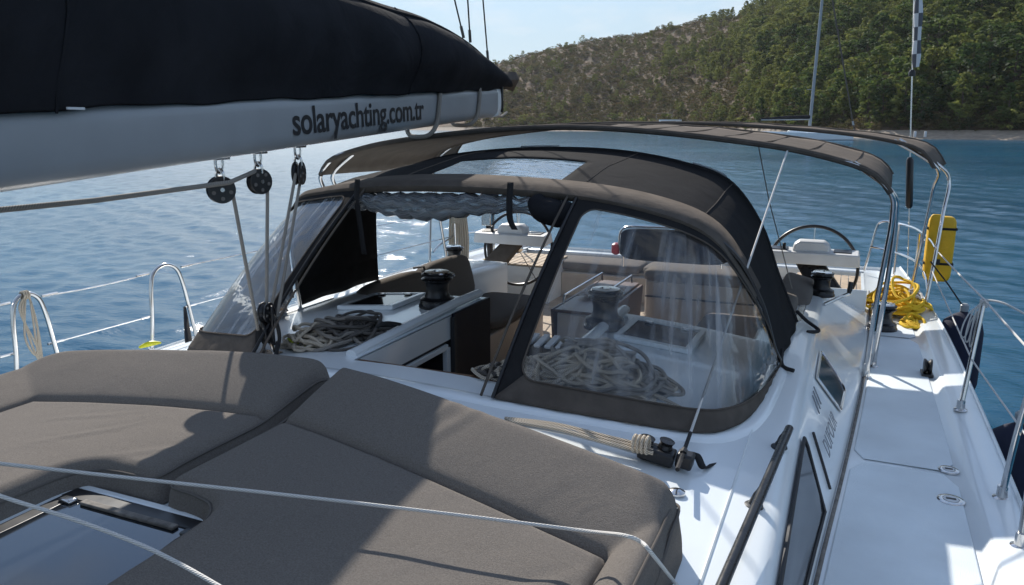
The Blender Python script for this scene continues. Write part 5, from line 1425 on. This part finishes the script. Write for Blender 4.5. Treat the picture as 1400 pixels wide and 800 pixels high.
MB().loft([[p + Vector((a * w, b * w * 1.3, z)) for a, b in ((-1, -0.6), (-0.6, -1), (0.6, -1), (1, -0.6), (1, 0.6), (0.6, 1), (-0.6, 1), (-1, 0.6))] for w, z in ((0.06, 0.50), (0.09, 0.54), (0.10, 0.64), (0.09, 0.74), (0.05, 0.80))], closed=True, caps=True).build('cowling', M['navy'], t, bevel=0.01)
MB().tube([p + Vector((0, 0, 0.5)), p + Vector((0, 0.0, 0.2)), p + Vector((0, 0.02, -0.05))], [0.05, 0.04, 0.035], 10).build('shaft', M['black'], t)
MB().tube([p + Vector((0, -0.05, 0.60)), p + Vector((-0.06, -0.3, 0.62))], 0.014, 8).build('tiller', M['black'], t)
MB().box(p + Vector((0, -0.07, 0.46)), (0.12, 0.06, 0.16)).build('clamp', M['steel'], t, bevel=0.01)
mb = MB(); c = at(665, 362, y=8.3); r3 = random.Random(8)
for k in range(6):
    mb.tube(catmull([c + Vector((0.05 * math.cos(a) + r3.uniform(-.02, .02), r3.uniform(-.03, .03), 0.06 * math.sin(a) + r3.uniform(-.02, .02))) for a in np.linspace(0, 6.28, 9)[:-1]], 4, True), 0.010, 6, closed=True)
tag(mb.build('yellow_rope', M['rope_yellow'], None, origin=c), 'small yellow rope bundle beside the left helm pedestal', 'rope')

# ------------------------------------------------------------------ life sling, fenders, backstay, pennant
c = at(1281, 337, y=7.95); t = thing('rescue_sling', c + Vector((0, 0, -0.3)), 'bright yellow rescue sling case hung on the right stern rail', 'rescue sling')
pillow('case', c + Vector((0.02, 0, -0.02)), (0.23, 0.13, 0.60), I3, M['yellow'], t, puff=0.25)
pillow('cover_flap', c + Vector((-0.035, -0.055, 0.02)), (0.11, 0.06, 0.56), I3, M['yellow'], t, puff=0.3)
for dz in (0.17, -0.15): MB().box(c + Vector((0.02, 0, dz)), (0.245, 0.14, 0.022)).build('strap', M['webbing'], t, bevel=0.004)
MB().box(c + Vector((0.0, -0.08, -0.13)), (0.06, 0.05, 0.05)).build('buckle', M['black'], t, bevel=0.006)


def fender(c, rad, ln, label, rope_to):
    t = thing('fender', c, label, 'fender', 'navy fenders over the right side')
    prof = [(0.001, -ln / 2), (rad * 0.5, -ln / 2 + 0.02), (rad * 0.85, -ln / 2 + rad * 0.45), (rad, -ln / 2 + rad), (rad, ln / 2 - rad), (rad * 0.88, ln / 2 - rad * 0.5), (rad * 0.5, ln / 2 - 0.03), (0.03, ln / 2), (0.028, ln / 2 + 0.05), (0.001, ln / 2 + 0.055)]
    MB().lathe(prof, Matrix.Translation(c), 28).build('body', M['navy'], t)
    top = Vector(c) + Vector((0, 0, ln / 2 + 0.03))
    MB().lathe([(0.032, -0.02), (0.034, 0.03), (0.020, 0.045)], Matrix.Translation(top), 16).build('eye', M['boom'], t)
    P = [top, top.lerp(Vector(rope_to), 0.5) + Vector((0.01, 0, 0)), Vector(rope_to)]
    MB().tube(P, 0.007, 6).build('lanyard', M['rope_black'], t)


fender(Vector((2.78, 7.35, 1.00)), 0.165, 0.78, 'dark navy fender hanging under the yellow rescue sling', Vector((2.50, 7.52, 1.78)))
fender(Vector((2.82, 5.0, 0.86)), 0.165, 0.80, 'dark navy fender beyond the nearest right stanchions, partly out of the picture', Vector((2.60, 3.55, 1.72)))

b0 = at(1240, 405, y=8.8); b1 = at(1243, 285, y=8.8); b2 = at(1244, 215, y=8.8); b3 = at(1247, 100, y=8.78)
t = thing('backstay', b0, 'right backstay wire with a black tensioner at the stern', 'backstay')
MB().tube([b0, b1], 0.006, 6).build('lower_wire', M['steel'], t); MB().tube([b1, b1.lerp(b2, 0.05), b2.lerp(b1, 0.05), b2], [0.018, 0.034, 0.034, 0.018], 12).build('tensioner', M['black'], t)
hi = b2 + (b3 - b2) * 3.2; MB().tube([b2, b3, hi], 0.0065, 6).build('upper_wire', M['steel'], t); MB().lathe([(0.03, -0.03), (0.034, 0.0), (0.02, 0.03)], Matrix.Translation(b3), 12).build('wire_stop', M['black'], t)
# rolled checkered pennant alongside the backstay
mc = bpy.data.materials.new('checkered_cloth'); mc.use_nodes = True; N = mc.node_tree.nodes; L = mc.node_tree.links
uvn = N.new('ShaderNodeUVMap'); uvn.uv_map = 'uv'; mpn = N.new('ShaderNodeMapping'); mpn.inputs['Scale'].default_value = (4, 8.0, 1); ck = N.new('ShaderNodeTexChecker')
ck.inputs['Scale'].default_value = 1.0; ck.inputs[1].default_value = (0.62, 0.63, 0.64, 1); ck.inputs[2].default_value = (0.10, 0.105, 0.12, 1)
L.new(uvn.outputs[0], mpn.inputs[0]); L.new(mpn.outputs[0], ck.inputs[0]); L.new(ck.outputs[0], N['Principled BSDF'].inputs['Base Color']); N['Principled BSDF'].inputs['Roughness'].default_value = 0.9
q0 = at(1252, 92, y=8.72); q1 = at(1257, -30, y=8.68); PP = [q0, q0.lerp(q1, 0.06), q0.lerp(q1, 0.5) + Vector((0.004, 0, 0)), q1, q1 + (q1 - q0)]
tag(MB().tube(catmull(PP, 5), [0.012] * 2 + [0.030] * 3 + [0.036 + 0.005 * math.sin(k * 1.3) for k in range(16)], 12).build('pennant', mc, None, origin=q0), 'rolled black and white checkered pennant hanging along the backstay', 'pennant')

# ------------------------------------------------------------------ rope heaps
def coil_heap(name, c, sx, sy, h, loops, r, m, label, seed, long_ax=0.0, zf=None, drop=None):
    """heap of many loose loops of rope, lying on the surface zf(x, y)"""
    rr = random.Random(seed); mb = MB(); ca, sa = math.cos(long_ax), math.sin(long_ax)
    for k in range(loops):
        cx_, cy_ = rr.gauss(0, 0.22) * sx, rr.gauss(0, 0.2) * sy; rx, ry = sx * rr.uniform(0.25, 0.62), sy * rr.uniform(0.18, 0.55); ph = rr.uniform(0, 6.28); tw = rr.gauss(0, 0.25)
        lift = r + h * (k / loops) * rr.uniform(0.3, 1.0); tx, ty = rr.gauss(0, 0.13), rr.gauss(0, 0.13); P = []
        for i in range(10):
            a = 2 * math.pi * i / 10; x = rx * math.cos(a) + rr.gauss(0, 0.016) * sx; y = ry * math.sin(a) + rr.gauss(0, 0.024) * sy
            x, y = x * math.cos(tw) - y * math.sin(tw) + cx_, x * math.sin(tw) + y * math.cos(tw) + cy_
            q = math.hypot(x / sx, y / sy); X, Y = c[0] + x * ca - y * sa, c[1] + x * sa + y * ca
            base = zf(X, Y) if zf else c[2]
            P.append(Vector((X, Y, base + max(r, lift * max(0.1, 1 - (q / 0.95) ** 2) + 0.014 * math.sin(a * 3 + ph) + tx * (x - cx_) + ty * (y - cy_)))))
        mb.tube(catmull(P, 4, True), r, 6, closed=True)
    return tag(mb.build(name, m, None, origin=c), label, 'rope')


zr = lambda x, y: roof(x)
coil_heap('rope_coil', (-0.62, 3.35, roof(0.6)), 0.28, 0.42, 0.13, 26, 0.0085, M['rope_dark'], 'heap of dark grey coiled ropes on the coachroof left of the companionway', 2, 0.35, zr)
coil_heap('rope_coil', (-0.64, 3.28, roof(0.6)), 0.26, 0.36, 0.15, 15, 0.0090, M['rope_grey'], 'lighter grey rope loops lying over the dark rope heap left of the companionway', 32, 0.35, zr)
coil_heap('rope_coil', (-0.70, 3.10, roof(0.7)), 0.20, 0.20, 0.12, 22, 0.0085, M['rope_beige'], 'small beige rope coil at the near end of the dark rope heap', 12, 0.2, zr)
mb = coil_heap('rope_coil', (-0.74, 3.06, roof(0.7)), 0.12, 0.08, 0.07, 5, 0.006, mat('lime_rope', (0.42, 0.50, 0.03), 0.8, var=0.2), 'thin lime green line tangled in the beige coil', 13, 0.1, zr)
tag(MB().tube(catmull([(-0.45, 3.25, 1.87), (-0.38, 3.3, 1.93), (-0.36, 3.42, 1.90), (-0.42, 3.5, 1.87), (-0.5, 3.4, 1.88)], 8), 0.009, 6).build('rope_tail', M['rope_black'], None, origin=(-0.4, 3.4, 1.86)), 'black rope tail looping down from the dark rope heap', 'rope')
coil_heap('rope_coil', (0.84, 3.20, roof(0.84)), 0.42, 0.27, 0.20, 44, 0.0088, M['rope_grey'], 'big heap of grey and beige ropes behind the clear window', 3, 0.2, zr)
coil_heap('rope_coil', (0.80, 3.10, roof(0.80)), 0.40, 0.22, 0.22, 34, 0.0088, M['rope_beige'], 'pale beige rope lying over the grey rope heap behind the window', 23, 0.2, zr)
coil_heap('rope_coil', (0.50, 3.02, roof(0.5)), 0.16, 0.20, 0.13, 20, 0.0085, M['rope_beige'], 'beige rope coil at the foot of the sprayhood strut by the companionway sill', 6, 0.9, zr)
coil_heap('rope_coil', (0.40, 2.98, roof(0.4)), 0.10, 0.12, 0.08, 8, 0.0085, M['rope_dark'], 'small dark rope coil beside the companionway sill', 16, 0.9, zr)
zd = lambda x, y: 1.40
coil_heap('rope_coil', (2.26, 7.25, 1.40), 0.30, 0.42, 0.25, 40, 0.0125, M['rope_yellow'], 'bright yellow rope heaped on the right stern quarter deck', 4, 0.0, zd)
coil_heap('rope_coil', (2.36, 6.86, 1.38), 0.12, 0.22, 0.05, 9, 0.012, M['rope_yellow'], 'yellow rope loops trailing forward from the yellow heap', 5, 0.1, lambda x, y: 1.36)
coil_heap('rope_coil', (2.38, 7.35, 1.5), 0.10, 0.16, 0.10, 10, 0.012, M['rope_white'], 'white rope coil lying on the yellow heap', 15, 0.1, lambda x, y: 1.48)

# rope clutches forward of the right winch
t = thing('rope_clutch', (0.52, 3.42, roof(0.5)), 'bank of white and grey rope clutches behind the clear window', 'rope clutch')
for k in range(5):
    p = Vector((0.42 + k * 0.055, 3.42, roof(0.5) + 0.03)); MB().box(p, (0.046, 0.19, 0.06)).build('clutch_body', M['black'], t, bevel=0.006)
    MB().box(p + Vector((0, -0.02, 0.040)), (0.032, 0.15, 0.018), Matrix.Rotation(0.12, 3, 'X')).build('lever', M['white'], t, bevel=0.005)

# sheet car and lines lying on the roof just before the sprayhood
mb = MB()
for k in range(3):
    mb.tube(catmull([at(690 + k * 3, 572 + k * 2, z=1.862), at(760, 580 + 3 * k, z=1.856), at(830, 597 + 4 * k, z=1.842), at(893, 612 + 4 * k, z=1.826)], 6), 0.0075, 6)
a = at(868, 606, z=1.85)
for k in range(4): mb.tube(catmull([a + Vector((0.015 * k, 0.03 * math.cos(q), 0.028 * math.sin(q))) for q in np.linspace(0, 6.28, 9)[:-1]], 3, True), 0.0065, 6, closed=True)
tag(mb.build('control_line', M['rope_beige'], None, origin=a), 'beige control lines running to the black car in front of the sprayhood', 'rope')
p = at(898, 622, z=1.80); t = thing('sheet_car', p, 'black sheet car with sheaves at the right end of its track', 'sheet car')
trk = [at(700, 578, z=1.848), at(790, 594, z=1.842), at(915, 630, z=1.785)]
MB().tube(catmull(trk, 6), 0.013, 6, flat=0.7).build('track', M['boom'], t)
MB().box(p + Vector((0, 0, 0.005)), (0.13, 0.075, 0.05), Matrix.Rotation(0.15, 3, 'Y')).build('car_body', M['black'], t, bevel=0.01)
for k in (-0.04, 0.03): MB().lathe([(0.008, -0.016), (0.028, -0.014), (0.022, 0), (0.028, 0.014), (0.008, 0.016)], Matrix.Translation(p + Vector((k, 0.01, 0.042))) @ Matrix.Rotation(0.25, 4, 'Y'), 16).build('sheave', M['blackmetal'], t)
MB().box(p + Vector((0.10, 0, 0.0)), (0.06, 0.06, 0.055), Matrix.Rotation(0.15, 3, 'Y')).build('end_stop', M['black'], t, bevel=0.01)

# stay line from the bimini hoop down to the coachroof, with its black tackle
s0 = at(1077, 205, y=4.96); s1 = at(944, 592, y=2.80); s2 = at(926, 642, x=1.36)
t = thing('bimini_guy', s2, 'taut white line from the bimini hoop down to the coachroof, black strap at its foot', 'rope')
MB().tube([s0, s0.lerp(s1, 0.5), s1], 0.0055, 6).build('line', M['rope_white'], t)
MB().tube([s1, s1.lerp(s2, 0.5), s2], 0.0075, 6).build('strap', M['webbing'], t)
MB().tube([s1.lerp(s2, 0.5), s1.lerp(s2, 0.62)], [0.012, 0.014], 8).build('buckle', M['black'], t)
tl = [s1.lerp(s2, 0.55), at(952, 622, z=1.80), at(962, 640, z=1.762), at(975, 634, z=1.745)]
MB().loft([[q_ + Vector((-0.010, -0.010, 0)), q_ + Vector((0.010, 0.010, 0))] for q_ in catmull(tl, 6)]).build('loose_strap', M['webbing'], t, solid=0.004)
MB().lathe([(0.03, 0), (0.03, 0.008), (0.012, 0.016)], Matrix.Translation((s2.x, s2.y, roof(s2.x))), 14).build('pad_eye', M['steel'], t)
u0 = at(1037, 200, y=5.05); u1 = at(1062, 330, y=6.6)
tag(MB().tube([u0, u0.lerp(u1, 0.5), at(1083, 395, y=5.6)], 0.004, 5).build('thin_cord', M['rope_grey'], None, origin=u0), 'thin grey cord hanging from the bimini beside the sprayhood', 'rope')

# the two white lines crossing close in front of us
q = [at(-60, 628, y=0.98), at(0, 634, y=1.07), at(200, 656, y=1.27), at(420, 680, y=1.45), at(640, 706, y=1.58), at(800, 726, y=1.66), at(852, 732, z=2.055), at(876, 741, z=2.045), at(892, 758, x=1.475), at(930, 806, z=1.78), at(965, 850, z=1.75)]
tag(MB().tube(catmull(q, 8), 0.0046, 8).build('white_line', M['rope_white'], None, origin=q[4]), 'white line stretched low over both sun pads and bending down at the right pad', 'rope')
q = [at(-60, 652, y=0.84), at(0, 678, y=0.90), at(100, 710, y=0.95), at(185, 742, y=0.97), at(240, 768, y=0.96), at(300, 802, y=0.92), at(360, 840, y=0.86)]
tag(MB().tube(catmull(q, 8), 0.0042, 8).build('white_line', M['rope_white'], None, origin=q[2]), 'white line slung over the deck hatch at the lower left', 'rope')

# ------------------------------------------------------------------ boats at anchor in the bay
def small_hull(L_, B_, H_, root, name, m, T):
    rows = []
    for i in range(15):
        t = i / 14; x = (t - 0.5) * L_; b = B_ / 2 * (1 - abs(2 * t - 0.75) ** 2.6 if t > 0.375 else 0.86 + 0.14 * math.sin(t / 0.375 * 1.57)); b = max(b, 0.03); s = H_ * (1 + 0.25 * max(0, t - 0.4))
        half = [(0, -0.3), (b * 0.7, -0.2), (b * 0.92, 0.15), (b, s), (b * 0.97, s + 0.04), (0, s + 0.10)]
        rows.append([T @ Vector((x, y, z)) for y, z in half] + [T @ Vector((x, -y, z)) for y, z in half[::-1][1:-1]])
    return MB().loft(rows, closed=True, caps=True).build(name, m, root)


def far_spot(u, dist):
    d = at(u, 300, z=0.0) - CAM; d.z = 0; d.normalize(); return Vector((CAM.x, CAM.y, 0)) + d * dist


pos = far_spot(1090, 160)
sy_ = thing('moored_sailboat', pos, 'distant sailing boat at anchor with a tall pale mast and dark sail cover', 'sailing boat')
T = Matrix.Translation(pos) @ Matrix.Rotation(R(195), 4, 'Z')
small_hull(17, 4.8, 1.35, sy_, 'hull', M['gel'], T)
MB().loft([[T @ Vector((x, b * w, z)) for b, z in ((-1, 1.35), (-0.85, 1.75), (0.85, 1.75), (1, 1.35))] for x, w in ((-2.6, 1.2), (-2, 1.35), (1.5, 1.25), (3, 0.9))]).build('cabin', M['gel'], sy_, solid=0.03)
ma = T @ Vector((-0.9, 0, 1.7)); vtop = at(1113, -8, y=pos.y) ; mt_ = ma + Vector((0.5, 0.1, 29.5))
MB().tube([ma, ma.lerp(mt_, 0.5), mt_], [0.29, 0.28, 0.24], 10).build('mast', M['boom'], sy_)
bmd = T @ Vector((0.0, 0, 2.75)); bt = T @ Vector((5.6, 0, 2.85))
b_a, b_b = ma + Vector((0, 0, 2.2)), ma + Vector((-9.0, 0.6, 2.1))
MB().tube([b_a, b_b], 0.14, 8).build('boom', M['boom'], sy_); MB().tube([b_a + Vector((0, 0, 0.4)), b_a.lerp(b_b, 0.5) + Vector((0, 0, 0.36)), b_b + Vector((0, 0, 0.2))], [0.38, 0.33, 0.15], 10).build('sail_cover', M['bag'], sy_)
sp = ma.lerp(mt_, 0.26); MB().tube([sp + Vector((-1.1, 0, 0)), sp + Vector((0.2, 0, 0))], 0.05, 6).build('spreader', M['boom'], sy_)
st0 = far_spot(1156, 160) + Vector((0, 0, 2.2)); st1 = mt_ + Vector((0.1, 0, 0.3)); MB().tube([st0, st0.lerp(st1, 0.5), st1], [0.10, 0.16, 0.13], 8).build('forestay', M['canvas_trim'], sy_)
MB().tube([st0.lerp(st1, 0.02), st0.lerp(st1, 0.045)], 0.17, 10).build('furler_drum', M['boom'], sy_)
for q_ in (st0.lerp(st1, 0.005),): MB().tube([q_ - Vector((0, 0, 0.6)), q_], 0.03, 6).build('bow_roller', M['steel'], sy_)
pos = far_spot(910, 318); mbt = thing('moored_motorboat', pos, 'white motorboat with a tan canopy anchored close under the hill', 'motorboat')
T = Matrix.Translation(pos) @ Matrix.Rotation(R(15), 4, 'Z') @ Matrix.Scale(1.75, 4)
small_hull(9.5, 3.2, 1.5, mbt, 'hull', M['gel'], T)
MB().loft([[T @ Vector((x, b * w, z)) for b, z in ((-1, 1.5), (-0.9, 2.7), (0.9, 2.7), (1, 1.5))] for x, w in ((-2.4, 1.25), (-2.2, 1.3), (1.2, 1.2), (2.6, 0.9))]).build('cabin', M['gel'], mbt, solid=0.04)
MB().loft([[T @ Vector((x, b * 1.31, z)) for b, z in ((-1, 1.9), (-0.96, 2.4))] for x in (-2.0, 0.0, 1.2)]).build('window', M['glass_dark'], mbt, solid=0.02)
MB().loft([[T @ Vector((x, y, 4.25 - 0.06 * y * y - 0.04 * (x + 1) ** 2)) for y in np.linspace(-1.4, 1.4, 7)] for x in np.linspace(-3.2, 0.6, 6)]).build('canopy', M['bimini'], mbt, solid=0.05)
for x in (-3.0, 0.4):
    for y in (-1.3, 1.3): MB().tube([T @ Vector((x, y, 1.6)), T @ Vector((x, y, 4.1))], 0.03, 6).build('canopy_post', M['steel'], mbt)

# ------------------------------------------------------------------ the air: even thin haze over the bay
hm = bpy.data.materials.new('sea_haze'); hm.use_nodes = True; N = hm.node_tree.nodes; L = hm.node_tree.links
N.remove(N['Principled BSDF']); pv = N.new('ShaderNodeVolumePrincipled'); pv.inputs['Color'].default_value = (0.86, 0.92, 1.0, 1); pv.inputs['Density'].default_value = 0.00007
pv.inputs['Anisotropy'].default_value = 0.35; L.new(pv.outputs[0], N['Material Output'].inputs['Volume'])
tag(MB().box((0, 0, 170), (10200, 10200, 342.6)).build('haze', hm, None, smooth=False), kind='stuff')
